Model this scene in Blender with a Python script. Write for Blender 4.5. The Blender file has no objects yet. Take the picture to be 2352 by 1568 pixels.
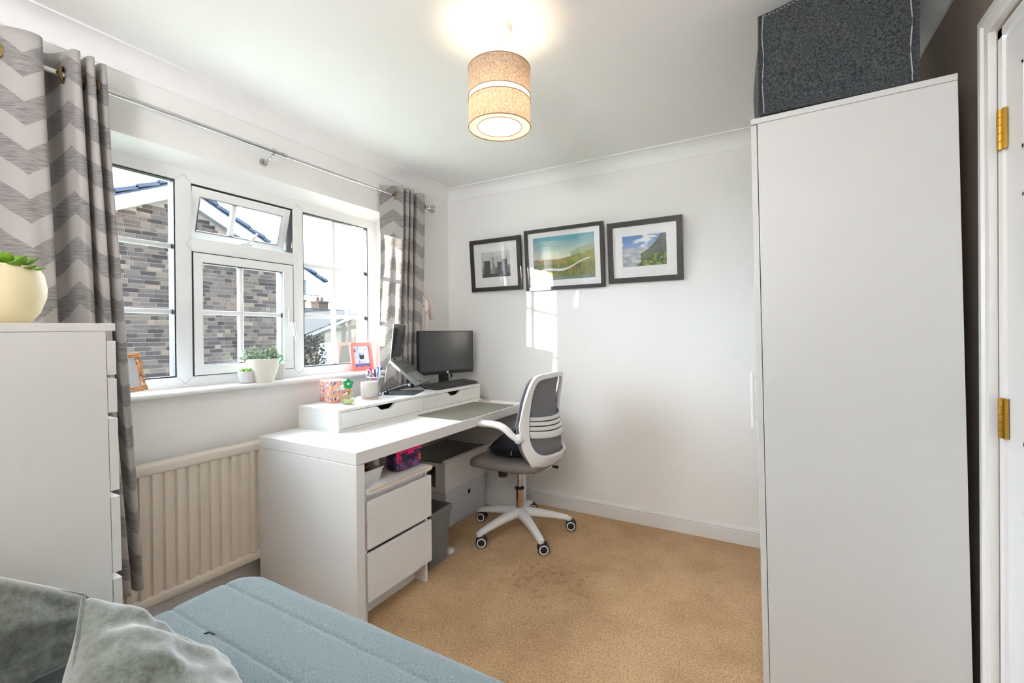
import bpy, bmesh, math, random
from mathutils import Vector, Matrix, Euler, noise
C = bpy.context.scene.collection
R = math.radians
random.seed(7)
SC = bpy.context.scene

# ------------------------------------------------------------------ camera
cam_d = bpy.data.cameras.new('camera'); cam = bpy.data.objects.new('camera', cam_d); C.objects.link(cam)
F_PX, PPY = 1032.8, 767.64
cam_d.sensor_fit = 'HORIZONTAL'; cam_d.sensor_width = 36.0
cam_d.lens = F_PX / 2352 * 36.0
cam_d.shift_y = -(784 - PPY) / 2352
cam_d.clip_start = 0.02; cam_d.clip_end = 300
rx = Vector((0.87040464, 0.49226607, -0.00835953)); ru = Vector((0.00557697, 0.00712007, 0.9999591)); rd = Vector((-0.49230546, 0.87041566, -0.00345199))
m = Matrix((rx, ru, -rd)).transposed().to_4x4(); m.translation = Vector((2.1849, -2.8489, 1.2039))
cam.matrix_world = m
SC.camera = cam

# ------------------------------------------------------------------ view, world, sun
SC.view_settings.view_transform = 'Standard'; SC.view_settings.look = 'None'
SC.view_settings.gamma = 1; SC.view_settings.use_curve_mapping = False
SC.view_settings.exposure = 1.62
SC.cycles.max_bounces = 14; SC.cycles.diffuse_bounces = 8; SC.cycles.glossy_bounces = 5
SC.cycles.transmission_bounces = 8; SC.cycles.transparent_max_bounces = 16
SC.cycles.caustics_reflective = False; SC.cycles.caustics_refractive = False
SC.cycles.sample_clamp_indirect = 6

SKY = 10.5
w = bpy.data.worlds.new('sky'); SC.world = w; w.use_nodes = True
nt = w.node_tree; nt.nodes.clear()
tc = nt.nodes.new('ShaderNodeTexCoord'); nz = nt.nodes.new('ShaderNodeTexNoise')
nz.inputs['Scale'].default_value = 2.3; nz.inputs['Detail'].default_value = 6; nz.inputs['Roughness'].default_value = .55
mp = nt.nodes.new('ShaderNodeMapping'); mp.inputs['Scale'].default_value = (1, 1, 2.6)
cr = nt.nodes.new('ShaderNodeValToRGB')
cr.color_ramp.elements[0].position = .42; cr.color_ramp.elements[0].color = (.58, .76, 1.0, 1)
cr.color_ramp.elements[1].position = .60; cr.color_ramp.elements[1].color = (.95, .97, 1.0, 1)
bg = nt.nodes.new('ShaderNodeBackground'); bg.inputs['Strength'].default_value = SKY
wo = nt.nodes.new('ShaderNodeOutputWorld')
nt.links.new(tc.outputs['Generated'], mp.inputs['Vector']); nt.links.new(mp.outputs['Vector'], nz.inputs['Vector'])
nt.links.new(nz.outputs['Fac'], cr.inputs['Fac']); nt.links.new(cr.outputs['Color'], bg.inputs['Color'])
nt.links.new(bg.outputs['Background'], wo.inputs['Surface'])

sd = bpy.data.lights.new('sun', 'SUN'); sd.energy = 22.0; sd.angle = R(0.53); sd.color = (1.0, .90, .76)
sun = bpy.data.objects.new('sun', sd); C.objects.link(sun)
sun_dir = Vector((.90, 1.0, -.243)).normalized()
sun.rotation_euler = sun_dir.to_track_quat('-Z', 'Y').to_euler()
sun.location = (-8, -9, 4)

# added fill light behind the camera, aimed at the ceiling to brighten the room
fd = bpy.data.lights.new('fill_light', 'AREA'); fd.shape = 'RECTANGLE'; fd.size = .5; fd.size_y = .4
fd.energy = 20; fd.color = (.98, .99, 1.0)
fl = bpy.data.objects.new('fill_light', fd); C.objects.link(fl); fl.location = (1.7, -3.9, 1.55)
fl.rotation_euler = Vector((-.1, .25, 1)).to_track_quat('-Z', 'Y').to_euler()

# ------------------------------------------------------------------ materials
def newmat(name):
    mt = bpy.data.materials.new(name); mt.use_nodes = True
    return mt, mt.node_tree, mt.node_tree.nodes['Principled BSDF']
def mat(name, col, rough=.5, metal=0, bump=0, bscale=200, spec=None, var=0, vscale=8, coat=0, sheen=0):
    mt, t, b = newmat(name)
    b.inputs['Base Color'].default_value = (*col, 1); b.inputs['Roughness'].default_value = rough
    b.inputs['Metallic'].default_value = metal
    if spec is not None: b.inputs['Specular IOR Level'].default_value = spec
    if coat: b.inputs['Coat Weight'].default_value = coat; b.inputs['Coat Roughness'].default_value = .1
    if sheen: b.inputs['Sheen Weight'].default_value = sheen
    if bump or var:
        tc = t.nodes.new('ShaderNodeTexCoord')
    if bump:
        n = t.nodes.new('ShaderNodeTexNoise'); n.inputs['Scale'].default_value = bscale; n.inputs['Detail'].default_value = 3
        bp = t.nodes.new('ShaderNodeBump'); bp.inputs['Strength'].default_value = bump; bp.inputs['Distance'].default_value = .002
        t.links.new(tc.outputs['Object'], n.inputs['Vector']); t.links.new(n.outputs['Fac'], bp.inputs['Height'])
        t.links.new(bp.outputs['Normal'], b.inputs['Normal'])
    if var:
        n2 = t.nodes.new('ShaderNodeTexNoise'); n2.inputs['Scale'].default_value = vscale; n2.inputs['Detail'].default_value = 4
        mx = t.nodes.new('ShaderNodeMix'); mx.data_type = 'RGBA'
        mx.inputs[6].default_value = (*[c * (1 - var) for c in col], 1); mx.inputs[7].default_value = (*[min(1, c * (1 + var)) for c in col], 1)
        t.links.new(tc.outputs['Object'], n2.inputs['Vector']); t.links.new(n2.outputs['Fac'], mx.inputs[0])
        t.links.new(mx.outputs[2], b.inputs['Base Color'])
    return mt
M = {}
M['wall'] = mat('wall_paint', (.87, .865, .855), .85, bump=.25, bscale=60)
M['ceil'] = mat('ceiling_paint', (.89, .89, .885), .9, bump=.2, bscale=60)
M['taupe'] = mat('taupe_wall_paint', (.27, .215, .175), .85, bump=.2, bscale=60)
M['gloss'] = mat('gloss_white_trim', (.80, .795, .785), .35)
M['upvc'] = mat('white_upvc', (.84, .85, .85), .3)
M['seal'] = mat('black_seal', (.03, .03, .035), .5)
M['foil'] = mat('white_foil_board', (.76, .755, .745), .38, bump=.03, bscale=40)
M['wardrobe'] = mat('greyer_white_wardrobe_board', (.60, .597, .59), .40)
M['chest'] = mat('warm_white_chest_board', (.68, .665, .64), .40)
M['foil2'] = mat('white_foil_edge', (.76, .755, .745), .42)
M['wood'] = mat('pale_edge', (.70, .56, .42), .5)
M['rad'] = mat('radiator_enamel', (.76, .69, .60), .35)
M['chrome'] = mat('chrome', (.62, .62, .63), .08, 1)
M['black'] = mat('black_plastic', (.02, .02, .022), .4)
M['softblack'] = mat('soft_black', (.03, .031, .034), .65)
M['grey_pl'] = mat('grey_plastic', (.165, .172, .178), .42)
M['white_pl'] = mat('white_plastic', (.76, .765, .765), .38)
M['brass'] = mat('brass', (.50, .30, .055), .32, 1)
M['seat'] = mat('grey_leatherette', (.20, .175, .17), .5, bump=.15, bscale=300)
M['bag'] = mat('black_navy_leather', (.010, .013, .022), .36, bump=.5, bscale=45)
M['pad'] = mat('olive_desk_pad', (.155, .148, .115), .55, bump=.15, bscale=400, var=.12, vscale=30)
M['blackframe'] = mat('black_frame_wood', (.028, .024, .020), .42, bump=.1, bscale=80)
M['mount'] = mat('mount_board', (.86, .86, .87), .8)
M['crpot'] = mat('cream_pot', (.80, .78, .68), .28, coat=.3)
M['greypot'] = mat('grey_concrete_pot', (.62, .62, .63), .7, bump=.2, bscale=80)
M['yelpot'] = mat('cream_ribbed_pot', (.74, .64, .40), .5, bump=.1, bscale=90)
M['mug'] = mat('stone_mug', (.60, .56, .52), .55)
M['pinkframe'] = mat('coral_plastic', (.70, .19, .16), .45)
M['eyelet'] = mat('antique_brass', (.26, .18, .08), .35, 1)
M['gold'] = mat('gold', (.75, .45, .12), .25, 1)
M['alu'] = mat('grey_aluminium', (.27, .295, .30), .42, .3)
M['lapkey'] = mat('laptop_keys', (.13, .14, .14), .5)
M['lapwell'] = mat('laptop_keyboard_well', (.20, .215, .215), .5)
M['key'] = mat('key_caps', (.05, .051, .053), .5)
M['soil'] = mat('soil', (.05, .035, .02), .95, bump=1, bscale=80)
M['redwood'] = mat('brown_beads', (.16, .07, .03), .4)
M['glassgrey'] = mat('grey_glass_top', (.19, .197, .187), .16, spec=.6)
M['boxwhite'] = mat('blue_white_box', (.60, .65, .70), .45)
M['magenta'] = mat('magenta_flap', (.95, .01, .20), .5)
M['orange'] = mat('orange_tag', (.95, .12, .04), .5)
M['hole_shade'] = mat('painted_hole_shade', (.018, .018, .014), .8)
M['candle'] = mat('paper_white', (.85, .84, .82), .7)
M['twig'] = mat('orange_brown_twig', (.62, .30, .12), .6, var=.4, vscale=60)
M['fabric_tie'] = mat('pale_tieback', (.72, .62, .58), .8)
M['stitch'] = mat('grey_stitching', (.42, .42, .40), .8)
M['lilac'] = mat('lilac_cloth', (.45, .42, .50), .9, bump=.4, bscale=200)
M['pipe'] = mat('white_copper', (.7, .69, .66), .3)

def fabric(name, a, b, scale=260, sheen=.3, bump=.6):
    mt, t, bs = newmat(name)
    tc = t.nodes.new('ShaderNodeTexCoord'); n = t.nodes.new('ShaderNodeTexNoise')
    n.inputs['Scale'].default_value = scale; n.inputs['Detail'].default_value = 4; n.inputs['Roughness'].default_value = .75
    cr = t.nodes.new('ShaderNodeValToRGB'); cr.color_ramp.elements[0].position = .36; cr.color_ramp.elements[1].position = .66
    cr.color_ramp.elements[0].color = (*a, 1); cr.color_ramp.elements[1].color = (*b, 1)
    bp = t.nodes.new('ShaderNodeBump'); bp.inputs['Strength'].default_value = bump; bp.inputs['Distance'].default_value = .002
    t.links.new(tc.outputs['Object'], n.inputs['Vector']); t.links.new(n.outputs['Fac'], cr.inputs['Fac'])
    t.links.new(cr.outputs['Color'], bs.inputs['Base Color']); t.links.new(n.outputs['Fac'], bp.inputs['Height'])
    t.links.new(bp.outputs['Normal'], bs.inputs['Normal'])
    bs.inputs['Roughness'].default_value = .95; bs.inputs['Sheen Weight'].default_value = sheen; bs.inputs['Specular IOR Level'].default_value = .2
    return mt
M['sofa'] = fabric('blue_grey_felt', (.105, .148, .158), (.24, .29, .302), 300)
M['cushion'] = fabric('sage_grey_velvet', (.080, .088, .066), (.165, .190, .172), 60, sheen=.8, bump=.3)
M['felt'] = fabric('charcoal_felt', (.014, .017, .019), (.105, .112, .12), 170, sheen=.1)
M['pile'] = fabric('mesh_grey', (.15, .15, .165), (.21, .21, .23), 500, sheen=.1, bump=.3)

def carpet():
    mt, t, b = newmat('beige_carpet'); N = t.nodes.new; L = t.links.new
    tc = N('ShaderNodeTexCoord')
    n1 = N('ShaderNodeTexNoise'); n1.inputs['Scale'].default_value = 130; n1.inputs['Detail'].default_value = 5; n1.inputs['Roughness'].default_value = .8
    n2 = N('ShaderNodeTexNoise'); n2.inputs['Scale'].default_value = 3.2; n2.inputs['Detail'].default_value = 6; n2.inputs['Roughness'].default_value = .65
    n3 = N('ShaderNodeTexNoise'); n3.inputs['Scale'].default_value = 17; n3.inputs['Detail'].default_value = 3
    for n in (n1, n2, n3): L(tc.outputs['Object'], n.inputs['Vector'])
    c1 = N('ShaderNodeValToRGB'); c1.color_ramp.elements[0].position = .30; c1.color_ramp.elements[1].position = .62
    c1.color_ramp.elements[0].color = (.25, .13, .048, 1); c1.color_ramp.elements[1].color = (.86, .565, .295, 1)
    c2 = N('ShaderNodeValToRGB'); c2.color_ramp.elements[0].position = .36; c2.color_ramp.elements[1].position = .60
    c2.color_ramp.elements[0].color = (.80, .76, .70, 1); c2.color_ramp.elements[1].color = (1, 1, 1, 1)
    c3 = N('ShaderNodeValToRGB'); c3.color_ramp.elements[0].position = .28; c3.color_ramp.elements[1].position = .40
    c3.color_ramp.elements[0].color = (.88, .85, .80, 1); c3.color_ramp.elements[1].color = (1, 1, 1, 1)
    m1 = N('ShaderNodeMix'); m1.data_type = 'RGBA'; m1.blend_type = 'MULTIPLY'; m1.inputs[0].default_value = 1
    m2 = N('ShaderNodeMix'); m2.data_type = 'RGBA'; m2.blend_type = 'MULTIPLY'; m2.inputs[0].default_value = 1
    L(n1.outputs['Fac'], c1.inputs['Fac']); L(n2.outputs['Fac'], c2.inputs['Fac']); L(n3.outputs['Fac'], c3.inputs['Fac'])
    L(c1.outputs['Color'], m1.inputs[6]); L(c2.outputs['Color'], m1.inputs[7]); L(m1.outputs[2], m2.inputs[6]); L(c3.outputs['Color'], m2.inputs[7])
    n4 = N('ShaderNodeTexNoise'); n4.inputs['Scale'].default_value = 26; n4.inputs['Detail'].default_value = 5; L(tc.outputs['Object'], n4.inputs['Vector'])
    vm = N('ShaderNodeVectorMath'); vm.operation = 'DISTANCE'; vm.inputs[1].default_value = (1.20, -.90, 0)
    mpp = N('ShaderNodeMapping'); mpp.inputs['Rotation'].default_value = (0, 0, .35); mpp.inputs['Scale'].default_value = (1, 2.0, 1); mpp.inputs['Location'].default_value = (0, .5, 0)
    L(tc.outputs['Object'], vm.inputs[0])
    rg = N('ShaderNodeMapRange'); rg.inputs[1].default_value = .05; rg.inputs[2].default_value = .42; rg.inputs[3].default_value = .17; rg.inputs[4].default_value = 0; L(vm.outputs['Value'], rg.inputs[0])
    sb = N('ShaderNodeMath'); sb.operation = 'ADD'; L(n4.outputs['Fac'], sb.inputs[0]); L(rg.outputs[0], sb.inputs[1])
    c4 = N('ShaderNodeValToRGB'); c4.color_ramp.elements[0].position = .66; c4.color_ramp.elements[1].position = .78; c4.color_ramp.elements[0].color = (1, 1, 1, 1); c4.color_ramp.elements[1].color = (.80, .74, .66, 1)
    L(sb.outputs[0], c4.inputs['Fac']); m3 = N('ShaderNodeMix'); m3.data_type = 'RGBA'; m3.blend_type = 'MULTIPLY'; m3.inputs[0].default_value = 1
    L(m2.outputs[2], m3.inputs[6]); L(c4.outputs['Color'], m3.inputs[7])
    L(m3.outputs[2], b.inputs['Base Color'])
    bp = N('ShaderNodeBump'); bp.inputs['Strength'].default_value = .9; bp.inputs['Distance'].default_value = .006
    L(n1.outputs['Fac'], bp.inputs['Height']); L(bp.outputs['Normal'], b.inputs['Normal'])
    b.inputs['Roughness'].default_value = 1; b.inputs['Specular IOR Level'].default_value = .1; b.inputs['Sheen Weight'].default_value = .2
    return mt
M['carpet'] = carpet()

def chevron():
    mt, t, b = newmat('chevron_curtain'); N = t.nodes.new; L = t.links.new
    tc = N('ShaderNodeTexCoord'); sp = N('ShaderNodeSeparateXYZ'); L(tc.outputs['UV'], sp.inputs[0])
    def mth(op, a, bb=None):
        n = N('ShaderNodeMath'); n.operation = op
        for i, q in enumerate((a, bb)):
            if q is None: continue
            if isinstance(q, (int, float)): n.inputs[i].default_value = q
            else: L(q, n.inputs[i])
        return n.outputs[0]
    pp = mth('PINGPONG', mth('ADD', sp.outputs[0], .075), .075)
    zz = mth('MULTIPLY', pp, 0.86)
    s = mth('ADD', sp.outputs[1], zz)
    fr = mth('FRACT', mth('DIVIDE', s, .155))
    dark = mth('GREATER_THAN', fr, .5)
    mp = N('ShaderNodeMapping'); mp.inputs['Scale'].default_value = (22, 330, 1); L(tc.outputs['UV'], mp.inputs[0])
    n = N('ShaderNodeTexNoise'); n.inputs['Scale'].default_value = 1; n.inputs['Detail'].default_value = 3; L(mp.outputs[0], n.inputs['Vector'])
    n2 = N('ShaderNodeTexNoise'); n2.inputs['Scale'].default_value = 900; L(tc.outputs['UV'], n2.inputs['Vector'])
    cd = N('ShaderNodeValToRGB'); cd.color_ramp.elements[0].position = .40; cd.color_ramp.elements[1].position = .56
    cd.color_ramp.elements[0].color = (.20, .185, .19, 1); cd.color_ramp.elements[1].color = (.335, .31, .30, 1)
    cl = N('ShaderNodeValToRGB'); cl.color_ramp.elements[0].color = (.40, .370, .362, 1); cl.color_ramp.elements[1].color = (.50, .47, .455, 1)
    L(n.outputs['Fac'], cd.inputs['Fac']); L(n2.outputs['Fac'], cl.inputs['Fac'])
    mx = N('ShaderNodeMix'); mx.data_type = 'RGBA'; L(dark, mx.inputs[0]); L(cl.outputs['Color'], mx.inputs[6]); L(cd.outputs['Color'], mx.inputs[7])
    L(mx.outputs[2], b.inputs['Base Color'])
    bp = N('ShaderNodeBump'); bp.inputs['Strength'].default_value = .25; bp.inputs['Distance'].default_value = .001
    L(n.outputs['Fac'], bp.inputs['Height']); L(bp.outputs['Normal'], b.inputs['Normal'])
    b.inputs['Roughness'].default_value = .8; b.inputs['Sheen Weight'].default_value = .3
    tr = N('ShaderNodeBsdfTranslucent'); L(mx.outputs[2], tr.inputs['Color'])
    ms = N('ShaderNodeMixShader'); ms.inputs[0].default_value = .12
    out = t.nodes['Material Output']; L(b.outputs[0], ms.inputs[1]); L(tr.outputs[0], ms.inputs[2]); L(ms.outputs[0], out.inputs['Surface'])
    return mt
M['chevron'] = chevron()

def thin_glass(name, tint=(1, 1, 1), refl=1.0, rough=0.0):
    mt = bpy.data.materials.new(name); mt.use_nodes = True; t = mt.node_tree; t.nodes.clear(); N = t.nodes.new; L = t.links.new
    tr = N('ShaderNodeBsdfTransparent'); tr.inputs[0].default_value = (*tint, 1)
    gl = N('ShaderNodeBsdfGlossy'); gl.inputs['Roughness'].default_value = rough
    lw = N('ShaderNodeLayerWeight'); lw.inputs['Blend'].default_value = .5
    pw = N('ShaderNodeMath'); pw.operation = 'POWER'; pw.inputs[1].default_value = 5.0; L(lw.outputs['Facing'], pw.inputs[0])
    fr = N('ShaderNodeMath'); fr.operation = 'MULTIPLY_ADD'; fr.inputs[1].default_value = .96; fr.inputs[2].default_value = .035; L(pw.outputs[0], fr.inputs[0])
    mu = N('ShaderNodeMath'); mu.operation = 'MULTIPLY'; mu.inputs[1].default_value = refl; mu.use_clamp = True
    ms = N('ShaderNodeMixShader'); o = N('ShaderNodeOutputMaterial')
    L(fr.outputs[0], mu.inputs[0]); L(mu.outputs[0], ms.inputs[0]); L(tr.outputs[0], ms.inputs[1]); L(gl.outputs[0], ms.inputs[2]); L(ms.outputs[0], o.inputs[0])
    return mt
M['pane'] = thin_glass('window_glass', (.97, .985, .985), 1.4)
M['picglass'] = thin_glass('picture_glass', (1, 1, 1), 1.0)
M['clear'] = thin_glass('clear_plastic', (.93, .95, .95), 2.2, .05)
M['bottle'] = thin_glass('bottle_glass', (.90, .93, .90), 3.0, .02)
M['liquid'] = thin_glass('green_yellow_perfume', (.62, .85, .22), .5, .02)
M['lamp_film'] = thin_glass('shade_band_film', (1, .93, .85), .5, .1)

def shade():
    mt, t, b = newmat('linen_shade'); N = t.nodes.new; L = t.links.new
    tc = N('ShaderNodeTexCoord'); mp = N('ShaderNodeMapping'); mp.inputs['Scale'].default_value = (160, 160, 500)
    n = N('ShaderNodeTexNoise'); n.inputs['Scale'].default_value = 1; n.inputs['Detail'].default_value = 3
    mp2 = N('ShaderNodeMapping'); mp2.inputs['Scale'].default_value = (500, 500, 120); n2 = N('ShaderNodeTexNoise'); n2.inputs['Scale'].default_value = 1
    L(tc.outputs['Object'], mp.inputs[0]); L(mp.outputs[0], n.inputs['Vector']); L(tc.outputs['Object'], mp2.inputs[0]); L(mp2.outputs[0], n2.inputs['Vector'])
    ad = N('ShaderNodeMath'); ad.operation = 'ADD'; L(n.outputs['Fac'], ad.inputs[0]); L(n2.outputs['Fac'], ad.inputs[1])
    hf = N('ShaderNodeMath'); hf.operation = 'MULTIPLY'; hf.inputs[1].default_value = .5; L(ad.outputs[0], hf.inputs[0])
    cr = N('ShaderNodeValToRGB'); cr.color_ramp.elements[0].position = .38; cr.color_ramp.elements[1].position = .6
    cr.color_ramp.elements[0].color = (.20, .145, .105, 1); cr.color_ramp.elements[1].color = (.47, .385, .31, 1)
    L(hf.outputs[0], cr.inputs['Fac']); L(cr.outputs['Color'], b.inputs['Base Color']); b.inputs['Roughness'].default_value = .9
    tr = N('ShaderNodeBsdfTranslucent'); L(cr.outputs['Color'], tr.inputs['Color'])
    ms = N('ShaderNodeMixShader'); ms.inputs[0].default_value = .30
    o = t.nodes['Material Output']; L(b.outputs[0], ms.inputs[1]); L(tr.outputs[0], ms.inputs[2]); L(ms.outputs[0], o.inputs[0])
    return mt
M['shade'] = shade()
def translucent(name, col, f=.6):
    mt, t, b = newmat(name); b.inputs['Base Color'].default_value = (*col, 1); b.inputs['Roughness'].default_value = .6
    tr = t.nodes.new('ShaderNodeBsdfTranslucent'); tr.inputs[0].default_value = (*col, 1)
    ms = t.nodes.new('ShaderNodeMixShader'); ms.inputs[0].default_value = f
    t.links.new(b.outputs[0], ms.inputs[1]); t.links.new(tr.outputs[0], ms.inputs[2]); t.links.new(ms.outputs[0], t.nodes['Material Output'].inputs[0])
    return mt
M['diffuser'] = translucent('white_diffuser', (.80, .77, .70), .25)
def emit(name, col, s):
    mt = bpy.data.materials.new(name); mt.use_nodes = True; t = mt.node_tree; t.nodes.clear()
    e = t.nodes.new('ShaderNodeEmission'); e.inputs[0].default_value = (*col, 1); e.inputs[1].default_value = s
    o = t.nodes.new('ShaderNodeOutputMaterial'); t.links.new(e.outputs[0], o.inputs[0]); return mt
M['bulb'] = emit('bulb_glow', (1, .80, .52), 6)
def attrmat(name, rough=.6, spec=.3, attr='Col'):
    mt, t, b = newmat(name); a = t.nodes.new('ShaderNodeAttribute'); a.attribute_name = attr
    t.links.new(a.outputs['Color'], b.inputs['Base Color']); b.inputs['Roughness'].default_value = rough; b.inputs['Specular IOR Level'].default_value = spec
    return mt
M['print'] = attrmat('printed_paper', .7)
M['attr'] = attrmat('tinted_surface', .8)
def leafmat(name, a, b_, rough=.45):
    mt, t, b = newmat(name); tc = t.nodes.new('ShaderNodeTexCoord'); n = t.nodes.new('ShaderNodeTexNoise'); n.inputs['Scale'].default_value = 30
    cr = t.nodes.new('ShaderNodeValToRGB'); cr.color_ramp.elements[0].position = .35; cr.color_ramp.elements[1].position = .65
    cr.color_ramp.elements[0].color = (*a, 1); cr.color_ramp.elements[1].color = (*b_, 1)
    t.links.new(tc.outputs['Object'], n.inputs['Vector']); t.links.new(n.outputs['Fac'], cr.inputs['Fac']); t.links.new(cr.outputs['Color'], b.inputs['Base Color'])
    b.inputs['Roughness'].default_value = rough; b.inputs['Subsurface Weight'].default_value = 0
    return mt
M['leaf'] = leafmat('succulent_leaf', (.09, .22, .012), (.22, .42, .03))
M['leaf_bright'] = leafmat('bright_succulent', (.20, .50, .03), (.45, .75, .10))
M['leaf_grey'] = leafmat('grey_green_sprig', (.12, .19, .13), (.34, .40, .25), .7)
M['leaf_vivid'] = leafmat('vivid_green_leaf', (.01, .42, .12), (.03, .60, .20))
M['green_petal'] = mat('green_petal', (.005, .33, .11), .4)
M['pink_petal'] = mat('pink_petal', (.85, .25, .25), .4)
M['pearl'] = mat('pearl', (.85, .82, .78), .2)

def brickmat(name, mode):
    mt, t, b = newmat(name); N = t.nodes.new; L = t.links.new
    cr = N('ShaderNodeValToRGB'); e = cr.color_ramp.elements
    e[0].position = 0; e[0].color = (.0060, .0048, .0046, 1); e[1].position = 1; e[1].color = (.034, .027, .0205, 1)
    for p_, c_ in ((.2, (.0095, .0078, .0075)), (.45, (.0160, .0130, .0115)), (.7, (.0225, .0182, .0146)), (.85, (.0260, .0185, .0142))):
        x = e.new(p_); x.color = (*c_, 1)
    if mode == 'obj':
        oi = N('ShaderNodeObjectInfo'); src = oi.outputs['Random']
    else:
        a = N('ShaderNodeAttribute'); a.attribute_name = 'tone'; src = a.outputs['Fac']
    L(src, cr.inputs['Fac'])
    tc = N('ShaderNodeTexCoord'); n = N('ShaderNodeTexNoise'); n.inputs['Scale'].default_value = 40; n.inputs['Detail'].default_value = 4; L(tc.outputs['Object'], n.inputs['Vector'])
    mx = N('ShaderNodeMix'); mx.data_type = 'RGBA'; mx.blend_type = 'SOFT_LIGHT'; mx.inputs[0].default_value = .25
    L(cr.outputs['Color'], mx.inputs[6]); L(n.outputs['Color'], mx.inputs[7]); L(mx.outputs[2], b.inputs['Base Color'])
    b.inputs['Roughness'].default_value = .9
    return mt
M['brick'] = brickmat('dark_mixed_brick', 'obj'); M['brick_m'] = brickmat('dark_mixed_brick_far', 'attr')
M['mortar'] = mat('pale_mortar', (.062, .051, .040), .95, bump=.5, bscale=30)
M['barge'] = mat('white_bargeboard', (.060, .062, .066), .5)
M['slate'] = mat('blue_grey_tile', (.012, .016, .023), .8, var=.3, vscale=3)
M['farwall'] = mat('pale_render', (.034, .029, .023), .9, var=.15, vscale=2)
M['farbrick'] = mat('far_brown_brick', (.018, .014, .012), .9, var=.25, vscale=6)
M['fartile'] = mat('brown_roof_tile', (.013, .013, .013), .9, var=.3, vscale=4)
M['farglass'] = mat('far_window_glass', (.05, .06, .07), .3)
M['treef'] = mat('tree_leaves', (.009, .0085, .007), .9, var=.5, vscale=5)
M['bark'] = mat('bark', (.09, .06, .04), .9)
M['grass'] = mat('grass', (.13, .16, .09), .95, var=.3, vscale=2)

for _k in ('brick', 'brick_m', 'mortar', 'barge', 'slate', 'farwall', 'farbrick', 'fartile', 'treef', 'grass'):
    M[_k].node_tree.nodes['Principled BSDF'].inputs['Specular IOR Level'].default_value = .04
def floral():
    mt, t, b = newmat('peach_floral_card'); N = t.nodes.new; L = t.links.new
    tc = N('ShaderNodeTexCoord')
    def layer(prev, scale, thr, col, seed, asp=(1, 1, 1), rot=(0, 0, 0)):
        mp = N('ShaderNodeMapping'); mp.inputs['Location'].default_value = (seed, seed * 2, seed * .7); mp.inputs['Scale'].default_value = asp; mp.inputs['Rotation'].default_value = rot
        v = N('ShaderNodeTexVoronoi'); v.inputs['Scale'].default_value = scale
        L(tc.outputs['Object'], mp.inputs[0]); L(mp.outputs[0], v.inputs['Vector'])
        l = N('ShaderNodeMath'); l.operation = 'LESS_THAN'; l.inputs[1].default_value = thr; L(v.outputs['Distance'], l.inputs[0])
        mx = N('ShaderNodeMix'); mx.data_type = 'RGBA'; L(l.outputs[0], mx.inputs[0]); mx.inputs[7].default_value = (*col, 1)
        if isinstance(prev, tuple): mx.inputs[6].default_value = (*prev, 1)
        else: L(prev, mx.inputs[6])
        return mx.outputs[2]
    c = layer((.80, .42, .31), 42, .36, (.80, .72, .70), 1.3)
    c = layer(c, 36, .27, (.82, .22, .09), 4.1)
    c = layer(c, 60, .26, (.22, .36, .68), 7.7, (1, 1, .5), (.5, .4, 0))
    c = layer(c, 75, .25, (.045, .05, .16), 2.9, (1, 1, .35), (.7, -.5, 0))
    c = layer(c, 40, .13, (.85, .85, .83), 1.3)
    L(c, b.inputs['Base Color']); b.inputs['Roughness'].default_value = .5
    return mt
M['floral'] = floral()
def dotted():
    mt, t, b = newmat('dark_purple_pattern'); N = t.nodes.new; L = t.links.new
    tc = N('ShaderNodeTexCoord'); n = N('ShaderNodeTexNoise'); n.inputs['Scale'].default_value = 26; n.inputs['Detail'].default_value = 2
    v = N('ShaderNodeTexNoise'); v.inputs['Scale'].default_value = 170
    L(tc.outputs['Object'], n.inputs[0]); L(tc.outputs['Object'], v.inputs[0])
    m_ = N('ShaderNodeMath'); m_.operation = 'MULTIPLY'; L(n.outputs['Fac'], m_.inputs[0]); L(v.outputs['Fac'], m_.inputs[1])
    cr = N('ShaderNodeValToRGB'); e = cr.color_ramp.elements; e[0].position = .20; e[0].color = (.012, .012, .04, 1); e[1].position = .36; e[1].color = (.40, .13, .33, 1)
    x = e.new(.27); x.color = (.05, .025, .09, 1)
    L(m_.outputs[0], cr.inputs['Fac']); L(cr.outputs['Color'], b.inputs['Base Color']); b.inputs['Roughness'].default_value = .6
    return mt
M['dotted'] = dotted()

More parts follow.
